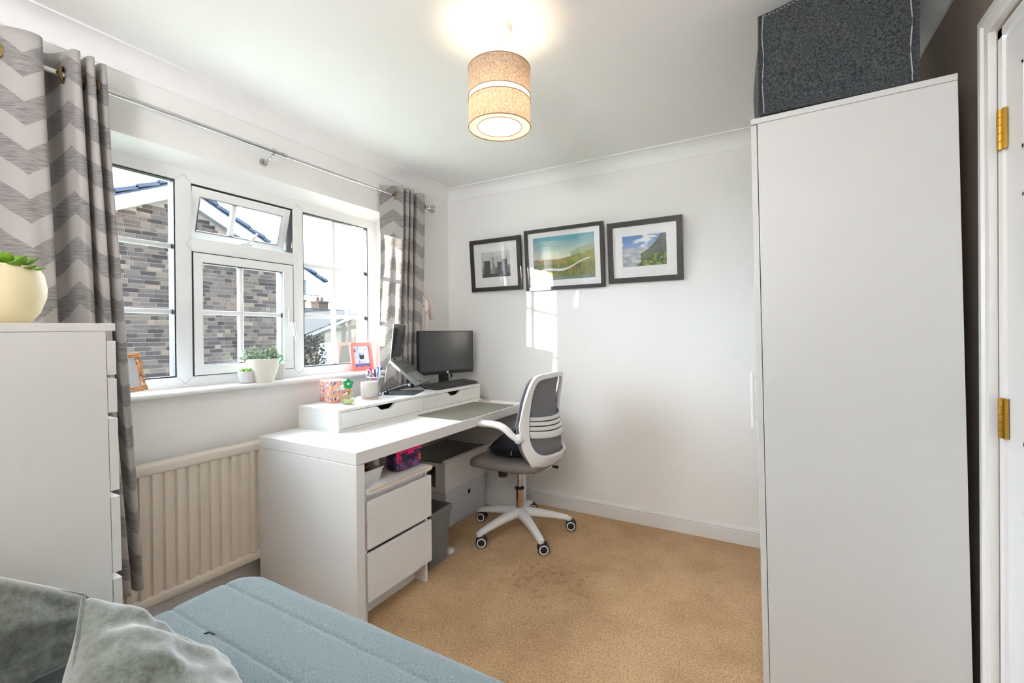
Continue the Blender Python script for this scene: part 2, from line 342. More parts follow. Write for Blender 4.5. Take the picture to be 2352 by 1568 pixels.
# ------------------------------------------------------------------ mesh builder
class MB:
    def __init__(s): s.v = []; s.f = []
    def add(s, vs, fs):
        o = len(s.v); s.v += [Vector(p) for p in vs]; s.f += [tuple(i + o for i in f) for f in fs]; return s
    def box(s, x0, x1, y0, y1, z0, z1, r=0, seg=2):
        if x0 > x1: x0, x1 = x1, x0
        if y0 > y1: y0, y1 = y1, y0
        if z0 > z1: z0, z1 = z1, z0
        vs = [(x, y, z) for x in (x0, x1) for y in (y0, y1) for z in (z0, z1)]
        fs = [(0, 1, 3, 2), (4, 6, 7, 5), (0, 4, 5, 1), (2, 3, 7, 6), (0, 2, 6, 4), (1, 5, 7, 3)]
        if r <= 0: return s.add(vs, fs)
        bm = bmesh.new(); bv = [bm.verts.new(v) for v in vs]
        for f in fs: bm.faces.new([bv[i] for i in f])
        bmesh.ops.bevel(bm, geom=list(bm.edges), offset=min(r, .49 * min(x1 - x0, y1 - y0, z1 - z0)), segments=seg, profile=.5, affect='EDGES')
        return s.bm(bm)
    def bm(s, bm):
        bm.verts.index_update()
        s.add([v.co.copy() for v in bm.verts], [tuple(v.index for v in f.verts) for f in bm.faces]); bm.free(); return s
    def prism(s, poly, axis, a, b):
        n = len(poly)
        def P(p, q):
            return {'x': (q, p[0], p[1]), 'y': (p[0], q, p[1]), 'z': (p[0], p[1], q)}[axis]
        vs = [P(p, a) for p in poly] + [P(p, b) for p in poly]
        fs = [tuple(range(n))[::-1], tuple(range(n, 2 * n))] + [(i, (i + 1) % n, n + (i + 1) % n, n + i) for i in range(n)]
        return s.add(vs, fs)
    def lathe(s, prof, c=(0, 0, 0), n=32, axis='z'):
        vs = []; fs = []; k = len(prof); c = Vector(c)
        for i in range(n):
            a = 2 * math.pi * i / n; ca, sa = math.cos(a), math.sin(a)
            for r, z in prof:
                q = {'z': (r * ca, r * sa, z), 'x': (z, r * ca, r * sa), 'y': (r * sa, z, r * ca)}[axis]
                vs.append(c + Vector(q))
        for i in range(n):
            j = (i + 1) % n
            for q in range(k - 1): fs.append((i * k + q, j * k + q, j * k + q + 1, i * k + q + 1))
        if prof[0][0] > 1e-6: fs.append(tuple(i * k for i in range(n))[::-1]) if prof[0][0] > 0 and getattr(s, 'cap', True) else None
        if prof[-1][0] > 1e-6 and getattr(s, 'cap', True): fs.append(tuple(i * k + k - 1 for i in range(n)))
        return s.add(vs, [f for f in fs if f])
    def tube(s, pts, r, n=8, cap=True, flat=1.0, up=(0, 0, 1)):
        pts = [Vector(p) for p in pts]; N = len(pts)
        rs = r if isinstance(r, (list, tuple)) else [r] * N
        vs = []; fs = []; upv = Vector(up)
        for i, p in enumerate(pts):
            d = (pts[min(i + 1, N - 1)] - pts[max(i - 1, 0)]).normalized()
            a = d.cross(upv)
            if a.length < 1e-3: a = d.cross(Vector((1, 0, 0)))
            a.normalize(); b = a.cross(d).normalized()
            for k in range(n):
                t = 2 * math.pi * k / n
                vs.append(p + a * (rs[i] * math.cos(t)) + b * (rs[i] * flat * math.sin(t)))
        for i in range(N - 1):
            for k in range(n):
                fs.append((i * n + k, i * n + (k + 1) % n, (i + 1) * n + (k + 1) % n, (i + 1) * n + k))
        if cap: fs += [tuple(range(n))[::-1], tuple(range((N - 1) * n, N * n))]
        return s.add(vs, fs)
    def cyl(s, p0, p1, r0, r1=None, n=20):
        return s.tube([p0, p1], [r0, r0 if r1 is None else r1], n)
    def grid(s, fn, nu, nv, cu=False, cv=False):
        vs = []; fs = []
        for i in range(nu):
            for j in range(nv):
                vs.append(fn(i / (nu if cu else nu - 1), j / (nv if cv else nv - 1)))
        for i in range(nu if cu else nu - 1):
            for j in range(nv if cv else nv - 1):
                fs.append((i * nv + j, ((i + 1) % nu) * nv + j, ((i + 1) % nu) * nv + (j + 1) % nv, i * nv + (j + 1) % nv))
        return s.add(vs, fs)
    def ball(s, c, r, sc=(1, 1, 1), n=16, k=10, pw=1.0):
        c = Vector(c)
        def sg(x): return math.copysign(abs(x) ** pw, x)
        vs = [c + Vector((0, 0, -r * sc[2]))]; fs = []
        for j in range(1, k):
            ph = -math.pi / 2 + math.pi * j / k
            for i in range(n):
                a = 2 * math.pi * i / n
                vs.append(c + Vector((r * sc[0] * sg(math.cos(ph)) * sg(math.cos(a)), r * sc[1] * sg(math.cos(ph)) * sg(math.sin(a)), r * sc[2] * sg(math.sin(ph)))))
        vs.append(c + Vector((0, 0, r * sc[2]))); top = len(vs) - 1
        for i in range(n): fs.append((0, 1 + (i + 1) % n, 1 + i)); fs.append((top, top - n + i, top - n + (i + 1) % n))
        for j in range(k - 2):
            for i in range(n):
                a = 1 + j * n; fs.append((a + i, a + (i + 1) % n, a + n + (i + 1) % n, a + n + i))
        return s.add(vs, fs)
    def xf(s, mtx, start=0):
        for i in range(start, len(s.v)): s.v[i] = mtx @ s.v[i]
        return s
    def mark(s): return len(s.v)

def tag(o, label=None, cat=None, group=None, kind=None):
    if label: o['label'] = label
    if cat: o['category'] = cat
    if group: o['group'] = group
    if kind: o['kind'] = kind
    return o
def origin_of(p):
    v = Vector((0, 0, 0))
    while p is not None: v += p.location; p = p.parent
    return v
def part(name, mb, mt, parent=None, label=None, sharp=35, smooth=True, loc=None, norm=True):
    """links mb (world coordinates, upright) as ONE mesh object below parent"""
    off = origin_of(parent) if parent is not None else Vector((0, 0, 0))
    l = Vector(loc) if loc is not None else Vector((0, 0, 0))
    me = bpy.data.meshes.new(name); me.from_pydata([tuple(v - off - l) for v in mb.v], [], mb.f)
    if norm:
        bm = bmesh.new(); bm.from_mesh(me); bmesh.ops.recalc_face_normals(bm, faces=list(bm.faces)); bm.to_mesh(me); bm.free()
    me.materials.append(M[mt] if isinstance(mt, str) else mt)
    if smooth:
        me.polygons.foreach_set('use_smooth', [True] * len(me.polygons))
        me.set_sharp_from_angle(angle=R(sharp))
    me.update()
    o = bpy.data.objects.new(name, me); C.objects.link(o); o.parent = parent; o.location = l
    if label: o['label'] = label
    return o
def thing(name, label, cat, loc=(0, 0, 0), group=None):
    o = bpy.data.objects.new(name, None); C.objects.link(o); o.location = loc; o.empty_display_size = .1
    return tag(o, label, cat, group)
def struct(name, mb, mt, parent=None, **k):
    o = part(name, mb, mt, parent, **k)
    if parent is None: o['kind'] = 'structure'
    return o
def interp(tab, x):
    if x <= tab[0][0]: return tab[0][1]
    for (a, b), (c, d) in zip(tab, tab[1:]):
        if x <= c:
            u = (x - a) / (c - a); return b + (d - b) * u
    return tab[-1][1]
def catmull(P, n):
    """P list of tuples -> resampled smooth polyline, n points per span"""
    out = []; P = [Vector(p) for p in P]
    for i in range(len(P) - 1):
        p0 = P[max(i - 1, 0)]; p1 = P[i]; p2 = P[i + 1]; p3 = P[min(i + 2, len(P) - 1)]
        for k in range(n):
            t = k / n
            out.append(.5 * ((2 * p1) + (p2 - p0) * t + (2 * p0 - 5 * p1 + 4 * p2 - p3) * t * t + (3 * p1 - p0 - 3 * p2 + p3) * t ** 3))
    out.append(P[-1]); return out

# ------------------------------------------------------------------ room shell
H = 2.311; W = 2.70; YB = -4.35
struct('floor', MB().box(-.02, W + .02, YB - .02, .02, -.1, 0), 'carpet', smooth=False)
struct('ceiling', MB().box(-.02, W + .02, YB - .02, .02, H, H + .1), 'ceil', smooth=False)
struct('wall_far', MB().box(-.3, W + .15, 0, .2, -.1, H + .1), 'wall', smooth=False)
struct('wall_back', MB().box(-.3, W + .15, YB - .2, YB, -.1, H + .1), 'wall', smooth=False)
OY0, OY1, OZ0, OZ1 = -2.43, -.655, .945, 1.995
wl = MB().box(-.3, 0, YB, OY0, -.1, H + .1).box(-.3, 0, OY1, 0, -.1, H + .1).box(-.3, 0, OY0, OY1, -.1, OZ0).box(-.3, 0, OY0, OY1, OZ1, H + .1)
wl.prism([(0, OZ1), (-.30, OZ1), (-.30, 1.955), (-.10, 1.957)], 'y', OY0, OY1)
struct('wall_left', wl, 'wall', smooth=False)
DY0, DY1, DZ = -2.04, -1.245, 1.955      # door opening
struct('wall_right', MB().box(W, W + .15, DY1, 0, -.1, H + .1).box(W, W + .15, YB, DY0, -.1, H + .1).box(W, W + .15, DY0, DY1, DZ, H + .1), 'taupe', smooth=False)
def coving(n, a, b, wall):
    q = .0875; pr = [(0, H - .079)]
    for k in range(9):
        t = k / 8 * math.pi / 2
        pr.append((q - (q - .006) * math.cos(t) - 0.0, H - .079 + .006 + (.079 - .012) * math.sin(t)))
    pr += [(q, H - .004), (q, H), (0, H)]
    # concave cove: swap so it hollows towards the corner
    pr = [(0, H - .079), (.006, H - .079)] + [(.006 + (q - .012) * (1 - math.cos(k / 8 * math.pi / 2)), H - .073 + .067 * math.sin(k / 8 * math.pi / 2)) for k in range(9)] + [(q, H - .006), (q, H), (0, H)]
    mb = MB()
    if wall == 'left': mb.prism([(x, z) for x, z in pr], 'y', a, b)
    if wall == 'far': mb.prism([(-x, z) for x, z in pr], 'x', a, b)
    if wall == 'right': mb.prism([(W - x, z) for x, z in pr], 'y', a, b)
    if wall == 'back': mb.prism([(YB + x, z) for x, z in pr], 'x', a, b)
    struct('trim_%d' % n, mb, 'ceil', sharp=50)
coving(1, YB, 0, 'left'); coving(2, 0, W, 'far'); coving(3, YB, 0, 'right'); coving(4, 0, W, 'back')
SK = [(0, 0), (.017, 0), (.017, .068), (.013, .072), (.013, .076), (.019, .080), (.019, .085), (.012, .093), (.008, .098), (0, .098)]
struct('baseboard_far', MB().prism([(-d, z) for d, z in SK], 'x', 0, W), 'gloss', sharp=20)
struct('baseboard_left', MB().prism([(d, z) for d, z in SK], 'y', YB, 0), 'gloss', sharp=20)
struct('baseboard_right', MB().prism([(W - d, z) for d, z in SK], 'y', DY1 + .07, 0), 'gloss', sharp=20)
struct('baseboard_back', MB().prism([(YB + d, z) for d, z in SK], 'x', 0, W), 'gloss', sharp=20)

def ringpoly(mb, axis, a0, a1, o, i):
    """closed mitred frame: outer rect o, inner rect i = (u0,u1,v0,v1) in the plane, extruded a0..a1 along x"""
    q = [(o[0], o[2]), (o[1], o[2]), (o[1], o[3]), (o[0], o[3])]; p = [(i[0], i[2]), (i[1], i[2]), (i[1], i[3]), (i[0], i[3])]
    vs = [(a, u, v) for a in (a0, a1) for (u, v) in q + p]
    fs = []
    for k in range(4):
        j = (k + 1) % 4
        fs += [(k, j, 4 + j, 4 + k), (8 + k, 12 + k, 12 + j, 8 + j), (k, 8 + k, 8 + j, j), (4 + k, 4 + j, 12 + j, 12 + k)]
    return mb.add(vs, fs)
# ---- door in the right wall
dr = thing('door_1', None, None, (W, -1.65, 0)); dr['kind'] = 'structure'
AR = [(0, 0), (.016, 0), (.018, .012), (.014, .016), (.014, .030), (.020, .036), (.020, .052), (.014, .058), (.010, .070), (0, .070)]
def arch_sweep():
    yi, yo, zi = DY1 + .008, DY0 - .008, DZ + .008; rows = []
    for d, q in AR: rows.append([(W - d, yi + q, 0), (W - d, yi + q, zi + q), (W - d, yo - q, zi + q), (W - d, yo - q, 0)])
    vs = sum(rows, []); n = len(AR)
    return MB().add(vs, [(i * 4 + k, i * 4 + k + 1, ((i + 1) % n) * 4 + k + 1, ((i + 1) % n) * 4 + k) for i in range(n) for k in range(3)])
part('architrave', arch_sweep(), 'gloss', dr, sharp=20)
part('door_frame', MB().box(W, W + .13, DY1 - .022, DY1, 0, DZ).box(W, W + .13, DY0, DY0 + .022, 0, DZ).box(W, W + .13, DY0, DY1, DZ - .022, DZ), 'gloss', dr)
LY0, LY1 = DY0 + .025, DY1 - .025
leaf = MB().box(W + .006, W + .041, LY0, LY1, .008, DZ - .026, .002, 1)
dl = part('door_leaf', leaf, 'gloss', dr)
for (a, b) in ((LY0 + .09, (LY0 + LY1) / 2 - .045), ((LY0 + LY1) / 2 + .045, LY1 - .09)):
    for (z0, z1) in ((.18, .78), (.93, 1.52), (1.62, DZ - .13)):
        fr = MB()
        for (q0, q1, r0, r1) in ((a, b, z0, z0 + .012), (a, b, z1 - .012, z1), (a, a + .012, z0, z1), (b - .012, b, z0, z1)):
            fr.box(W + .001, W + .007, q0, q1, r0, r1, .002, 1)
        fr.box(W + .002, W + .007, a + .035, b - .035, z0 + .035, z1 - .035, .003, 1)
        part('panel_moulding', fr, 'gloss', dl)
for zc_ in (1.70, .98, .19):
    hb = MB()
    for k in range(5):
        z0 = zc_ - .05 + k * .02; hb.cyl((W - .004, DY1 - .022, z0 + .0006), (W - .004, DY1 - .022, z0 + .0194), .0065, n=12)
    hb.box(W - .003, W + .004, DY1 - .038, DY1 - .008, zc_ - .05, zc_ + .05)
    part('hinge', hb, 'brass', dr)
hd = MB().cyl((W + .006, LY0 + .05, 1.0), (W - .045, LY0 + .05, 1.0), .009).cyl((W - .04, LY0 + .05, 1.0), (W - .04, LY0 + .16, 1.0), .009).box(W - .0, W + .007, LY0 + .03, LY0 + .07, .92, 1.08, .003)
part('door_handle', hd, 'brass', dr)

# ---- window
wd = thing('window_1', None, None, (-.13, -1.54, .97)); wd['kind'] = 'structure'
FX0, FX1 = -.17, -.10
WY0, WY1 = OY0 + .02, -.668
part('window_frame', ringpoly(MB(), 'x', FX0, FX1, (WY0 - .02, OY1 + .004, .962, 1.962), (WY0 + .045, -.732, 1.018, 1.900)), 'upvc', wd)
part('mullion', MB().box(FX0, FX1 + .001, -1.841, -1.777, 1.0, 1.92, .004), 'upvc', wd)
part('mullion', MB().box(FX0, FX1 + .001, -1.272, -1.208, 1.0, 1.92, .004), 'upvc', wd)
part('transom', MB().box(FX0, FX1, -1.790, -1.262, 1.589, 1.656, .004), 'upvc', wd)
def pane_set(y0, y1, z0, z1, x, hb, vb, mtx=None, parent=wd):
    """glass, black seal, white beads and glazing bars of one light"""
    se = MB()
    ringpoly(se, 'x', x + .002, FX1 - .004, (y0 - .0052, y1 + .0052, z0 - .0052, z1 + .0052), (y0 + .001, y1 - .001, z0 + .001, z1 - .0015))
    out = []
    gl = MB().box(x - .002, x + .002, y0 - .006, y1 + .006, z0 - .006, z1 + .006)
    bars = []
    for z in hb: bars.append(MB().box(x + .003, x + .010, y0, y1, z - .011, z + .011, .003, 1))
    for y in vb: bars.append(MB().box(x + .0025, x + .0095, y - .011, y + .011, z0, z1, .003, 1))
    outb = MB()
    for z in hb: outb.box(x - .010, x - .003, y0, y1, z - .011, z + .011)
    for y in vb: outb.box(x - .010, x - .003, y - .011, y + .011, z0, z1)
    if mtx is not None:
        for q in [se, gl, outb] + bars: q.xf(mtx)
    part('seal', se, 'seal', parent); g = part('pane', gl, 'pane', parent, smooth=False)
    for b_ in bars: part('glazing_bar', b_, 'upvc', parent)
    if outb.v: part('glazing_bar', outb, 'upvc', parent)
pane_set(WY0 + .05, -1.846, 1.023, 1.896, -.135, (1.605, 1.312), ((WY0 + .05 - 1.846) / 2,))
pane_set(-1.203, -.737, 1.023, 1.896, -.135, (1.605, 1.312), (-.978,))
# lower casement
cs = part('sash', ringpoly(MB(), 'x', FX0 + .01, FX1 + .006, (-1.772, -1.277, 1.020, 1.585), (-1.735, -1.332, 1.064, 1.545)), 'upvc', wd)
part('sash_gap', ringpoly(MB(), 'x', FX0 + .02, FX1 + .002, (-1.7775, -1.2715, 1.0165, 1.5895), (-1.7715, -1.2775, 1.0205, 1.5845)), 'seal', wd)
pane_set(-1.735, -1.332, 1.066, 1.543, -.128, (1.312,), (-1.545,))
# top-hung vent, tilted out at the bottom
hz = 1.896
tm = Matrix.Translation((FX1 - .01, 0, hz)) @ Matrix.Rotation(R(16), 4, 'Y') @ Matrix.Translation((-FX1 + .01, 0, -hz))
sv = ringpoly(MB(), 'x', FX0 + .01, FX1 - .004, (-1.770, -1.280, 1.648, 1.893), (-1.730, -1.325, 1.692, 1.850)).xf(tm)
part('sash', sv, 'upvc', wd, label='small top vent tilted open at the bottom')
part('sash_gap', MB().box(FX0 + .02, FX1 - .001, -1.777, -1.272, 1.896, 1.901).box(FX0 + .005, FX1 - .002, -1.274, -1.272, 1.656, 1.9), 'seal', wd)
pane_set(-1.730, -1.325, 1.693, 1.849, -.135, (), (-1.56,), tm)
part('window_stay', MB().tube([(-.10, -1.53, 1.662), (-.105, -1.50, 1.685), (-.12, -1.46, 1.728)], [.008, .007, .005], 8).box(-.112, -.094, -1.56, -1.50, 1.656, 1.664, .002, 1), 'white_pl', wd)
part('window_handle', MB().box(-.094, -.080, -1.312, -1.288, 1.225, 1.345, .004).cyl((-.085, -1.30, 1.262), (-.062, -1.30, 1.262), .010).tube([(-.062, -1.300, 1.27), (-.058, -1.298, 1.24), (-.056, -1.292, 1.20), (-.055, -1.282, 1.165)], [.010, .010, .009, .006], 10), 'white_pl', wd)
# welded mitre lines
def mitre(y, z, dy, dz):
    mb = MB(); n = Vector((0, -dz, dy)).normalized() * .0006; a = Vector((FX1 + .0015, y, z)); b = a + Vector((0, dy, dz))
    mb.add([a - n, a + n, b + n, b - n, a - n - Vector((.002, 0, 0)), a + n - Vector((.002, 0, 0)), b + n - Vector((.002, 0, 0)), b - n - Vector((.002, 0, 0))], [(0, 1, 2, 3), (4, 7, 6, 5), (0, 4, 5, 1), (2, 6, 7, 3), (0, 3, 7, 4), (1, 5, 6, 2)])
    return mb
ml = MB()
for my in (-1.809, -1.240):
    for s_ in (-1, 1):
        for q in (mitre(my, 1.932, s_ * .030, -.030), mitre(my, .985, s_ * .030, .030)): ml.add(q.v, q.f)
for (my, s_) in ((-1.777, -1), (-1.272, 1)):
    for t_ in (-1, 1):
        q = mitre(my + s_ * .028, 1.622, -s_ * .030, t_ * .032); ml.add(q.v, q.f)
part('weld_line', ml, mat('weld_grey', (.45, .45, .45), .6), wd, smooth=False)
sill = MB().prism([(-.10, .945), (.030, .945), (.040, .948), (.045, .957), (.043, .965), (.036, .970), (-.10, .970)], 'y', OY0 + .001, OY1 - .001).prism([(.0, .945), (.030, .945), (.040, .948), (.045, .957), (.043, .965), (.036, .970), (.0, .970)], 'y', OY0 - .06, OY0 + .001).prism([(.0, .945), (.030, .945), (.040, .948), (.045, .957), (.043, .965), (.036, .970), (.0, .970)], 'y', OY1 - .001, OY1 + .05)
part('window_sill', sill, 'gloss', wd, sharp=50)

# ------------------------------------------------------------------ curtain pole and curtains
PX, PZ = .09, 2.100
po = thing('curtain_pole', 'thin chrome curtain pole with ball finial above the window', 'curtain pole', (PX, -1.4, PZ))
part('rod', MB().cyl((PX, -2.95, PZ), (PX, -1.44, PZ), .0105, n=16).cyl((PX, -1.46, PZ), (PX, -.345, PZ), .0085, n=16), 'chrome', po)
part('collar', MB().lathe([(.0085, -.012), (.013, -.012), (.013, .012), (.0085, .012)], (PX, -1.446, PZ), 16, 'y'), 'chrome', po)
for y in (-1.50, -.36 - .02, -2.7):
    part('bracket', MB().lathe([(0, 0), (.020, 0), (.018, .006), (0, .006)], (0.001, y, PZ - .035), 16, 'x').tube([(0, y, PZ - .035), (.045, y, PZ - .032), (.085, y, PZ - .015)], .006, 8).lathe([(.0105, -.006), (.016, -.006), (.016, .006), (.0105, .006)], (PX, y, PZ), 14, 'y'), 'chrome', po)
part('finial', MB().lathe([(.0, -.02), (.011, -.02), (.013, -.012), (.008, -.008), (.008, 0), (.014, .004), (.012, .010), (.016, .018), (.026, .030), (.030, .045), (.026, .062), (.015, .072), (0, .075)], (PX, -.345, PZ), 20, 'y'), 'chrome', po)

def curtain(name, label, top, bottom, z1, z0, folds_n=10, nz_=60, wob=.0, u0=0.0):
    T = catmull([(x, y, 0) for x, y in top], folds_n); B = catmull([(x, y, 0) for x, y in bottom], folds_n); n = len(T)
    L_ = [0]
    for i in range(1, n): L_.append(L_[-1] + ((T[i] - T[i - 1]).length + (B[i] - B[i - 1]).length) / 2)
    vs = []; fs = []; uv = []
    for i in range(n):
        for j in range(nz_):
            t = j / (nz_ - 1); z = z1 + (z0 - z1) * t; tt = t ** 1.1
            p = T[i].lerp(B[i], tt)
            wv = wob * math.sin(t * 9 + i * .35) * min(1, t * 3)
            vs.append((p.x + wv, p.y + wv * .4, z)); uv.append((L_[i] + u0, z))
    for i in range(n - 1):
        for j in range(nz_ - 1): fs.append((i * nz_ + j, (i + 1) * nz_ + j, (i + 1) * nz_ + j + 1, i * nz_ + j + 1))
    loc = Vector((sum(v[0] for v in vs) / len(vs), sum(v[1] for v in vs) / len(vs), z0))
    root = thing(name, label, 'curtain', loc)
    me = bpy.data.meshes.new('drape'); me.from_pydata([tuple(Vector(v) - loc) for v in vs], [], fs)
    ul = me.uv_layers.new(name='UVMap')
    for lp in me.loops: ul.data[lp.index].uv = uv[lp.vertex_index]
    me.materials.append(M['chevron']); me.polygons.foreach_set('use_smooth', [True] * len(me.polygons)); me.update()
    o = bpy.data.objects.new('drape', me); C.objects.link(o); o.parent = root
    sm = o.modifiers.new('solid', 'SOLIDIFY'); sm.thickness = .003; sm.offset = 0
    return root
def eyelet(root, x, y, nx, ny):
    mb = MB(); n = Vector((nx, ny, 0)).normalized(); q = n.to_track_quat('Z', 'Y').to_matrix().to_4x4()
    mb.lathe([(.019, -.004), (.028, -.004), (.030, 0), (.028, .004), (.019, .004), (.019, -.004)], (0, 0, 0), 24)
    mb.xf(Matrix.Translation((x, y, PZ)) @ q)
    part('eyelet', mb, 'eyelet', root)
tL = [(.075, -2.146), (.120, -2.152), (.110, -2.168), (.045, -2.172), (.055, -2.186), (.135, -2.190), (.130, -2.206), (.045, -2.210), (.055, -2.226), (.135, -2.228), (.140, -2.246), (.085, -2.258), (.030, -2.285), (.045, -2.318), (.125, -2.318), (.140, -2.345), (.120, -2.385), (.085, -2.415), (.040, -2.46), (.12, -2.50), (.13, -2.54), (.04, -2.57), (.04, -2.61), (.13, -2.65)]
bL = [(x * .50 + .118, -2.072 + (y + 2.146) * 1.15) for x, y in tL]
cl = curtain('window_curtain', 'grey chevron eyelet curtain behind the chest of drawers, left of the window', tL, bL, 2.180, .27, wob=.004, u0=.106)
for (x, y, nx, ny) in ((PX, -2.259, .5, .85), (PX, -2.170, .1, 1), (PX, -2.208, .1, 1), (PX, -2.226, .1, 1), (PX, -2.319, .1, 1), (.095, -2.424, .9, -.35)): eyelet(cl, x, y, nx, ny)
tR = [(.014, -.738), (.045, -.712), (.082, -.683), (.120, -.652), (.125, -.632), (.060, -.618), (.058, -.602), (.125, -.598), (.118, -.575), (.055, -.572), (.062, -.552), (.128, -.556), (.118, -.530), (.050, -.515), (.055, -.490), (.120, -.485), (.130, -.430), (.085, -.400), (.050, -.395)]
bR = [(.056 + (x - .085) * .45, -.590 + (y + .575) * .95) for i, (x, y) in enumerate(tR)]
cr_ = curtain('window_curtain', 'grey chevron eyelet curtain hanging right of the window behind the laptop', tR, bR, 2.165, .30, wob=.006)
for (x, y, nx, ny) in ((PX, -.675, .75, .75), (PX, -.620, .1, 1), (PX, -.573, .1, 1), (PX, -.523, .3, 1)): eyelet(cr_, x, y, nx, ny)
tb = thing('curtain_tieback', 'pale fabric tieback hooked at the right edge of the curtain behind the monitor', 'tieback', (.1, -.37, 1.35))
mb = MB()
pts = catmull([(.012, -.355, 1.47), (.06, -.37, 1.50), (.12, -.395, 1.46), (.13, -.37, 1.40), (.11, -.34, 1.33), (.10, -.33, 1.30)], 6)
mb.tube(pts, [.012 + .012 * math.sin(i / (len(pts) - 1) * math.pi) for i in range(len(pts))], 10, flat=.5)
part('loop', mb, 'fabric_tie', tb)
mb = MB(); pts = catmull([(.11, -.40, 1.44), (.125, -.41, 1.36), (.12, -.40, 1.26), (.11, -.40, 1.12)], 6)
mb.tube(pts, [.02 - .015 * i / (len(pts) - 1) for i in range(len(pts))], 10, flat=.5); part('tail', mb, 'fabric_tie', tb)
part('hook', MB().cyl((0, -.35, 1.40), (.05, -.35, 1.40), .005).ball((.05, -.35, 1.40), .009), 'chrome', tb)

# ------------------------------------------------------------------ radiator
rd_ = thing('radiator', 'long cream panel radiator under the window beside the white desk', 'radiator', (.07, -1.75, .13))
ry0, ry1 = -2.75, -.95
prof = []; y = ry0; pitch = .0425
while y < ry1 - 1e-6:
    prof += [(y, .086), (y + .006, .086), (y + .011, .098), (y + pitch - .011, .098), (y + pitch - .006, .086)]; y += pitch
prof.append((y, .086)); ry1 = y
mb = MB(); vs = [(x, yy, z) for yy, x in prof for z in (.185, .665)]
mb.add(vs, [(2 * i, 2 * i + 2, 2 * i + 3, 2 * i + 1) for i in range(len(prof) - 1)]); mb.box(.05, .084, ry0, ry1, .185, .665)
part('ribbed_panel', mb, 'rad', rd_, sharp=25)
part('top_rail', MB().box(.045, .104, ry0 - .005, ry1 + .005, .66, .702, .010, 3), 'rad', rd_)
part('bottom_rail', MB().box(.05, .104, ry0 - .005, ry1 + .005, .150, .190, .010, 3), 'rad', rd_)
part('bracket', MB().box(.0, .05, -1.2, -1.17, .2, .62), 'rad', rd_); part('bracket', MB().box(0, .05, -2.5, -2.47, .2, .62), 'rad', rd_)
part('pipe', MB().tube([(.075, ry1 + .01, .17), (.075, ry1 + .05, .17), (.075, ry1 + .06, .15), (.075, ry1 + .06, 0)], .0075, 10), 'pipe', rd_)
part('valve', MB().lathe([(0, 0), (.018, 0), (.02, .03), (.016, .06), (0, .062)], (.075, ry1 + .06, .15), 16), 'white_pl', rd_)

# ------------------------------------------------------------------ desk
DX0, DX1, DYa, DYb, DT = .105, .759, -1.5985, -.150, .73
dk = thing('desk', 'long white desk under the window with thick top and solid end panels', 'desk', (.43, -.87, 0))
part('desktop', MB().box(DX0, DX1, DYa, DYb, DT - .052, DT, .0015, 1), 'foil', dk)
part('end_panel', MB().box(DX0, DX1, DYa, DYa + .044, 0, DT - .0535, .0015, 1), 'foil', dk)
part('end_panel', MB().box(DX0, DX1, DYb - .044, DYb, 0, DT - .0535, .0015, 1), 'foil', dk)
part('back_panel', MB().box(DX0 + .01, DX0 + .028, DYa + .044, DYb - .044, .30, DT - .0535), 'foil', dk)
part('screw_cap', MB().lathe([(0, 0), (.008, 0), (.008, .01), (0, .01)], (DX1 - .06, -.30, DT - .062), 12), 'black', dk)

# drawer cabinet below the left end
dc = thing('drawer_cabinet', 'white two-drawer cabinet built in below the left end of the desk', 'drawer unit', (.45, -1.34, 0))
cy0, cy1 = -1.547, -1.152
part('side_panel', MB().box(.14, .742, cy0, cy0 + .016, 0, .542), 'foil', dc); part('side_panel', MB().box(.14, .742, cy1 - .016, cy1, 0, .542), 'foil', dc)
part('back_panel', MB().box(.145, .15, cy0 + .016, cy1 - .016, .02, .54), 'foil2', dc); part('base_board', MB().box(.15, .715, cy0 + .016, cy1 - .016, .06, .076), 'foil', dc)
part('top_board', MB().box(.13, .766, cy0, cy1 + .012, .543, .563, .001, 1), 'foil', dc)
part('edge_strip', MB().box(.7655, .7675, cy0 + .008, cy1 + .012, .5555, .5638), 'wood', dc)
part('rail', MB().box(.715, .735, cy0 + .016, cy1 - .016, .30, .54), 'foil2', dc)
part('plinth', MB().box(.66, .676, cy0 + .016, cy1 - .016, .0, .10), 'foil2', dc)
for z0, z1 in ((.318, .515), (.100, .298)):
    d = part('drawer', MB().box(.742, .760, cy0 + .006, cy1 + .012, z0, z1, .0015, 1), 'foil', dc)
    part('drawer_box', MB().box(.20, .741, cy0 + .022, cy0 + .034, z0 + .03, z1 - .03).box(.20, .741, cy1 - .034, cy1 - .022, z0 + .03, z1 - .03).box(.20, .741, cy0 + .03, cy1 - .03, z0 + .03, z0 + .04), 'foil2', d)

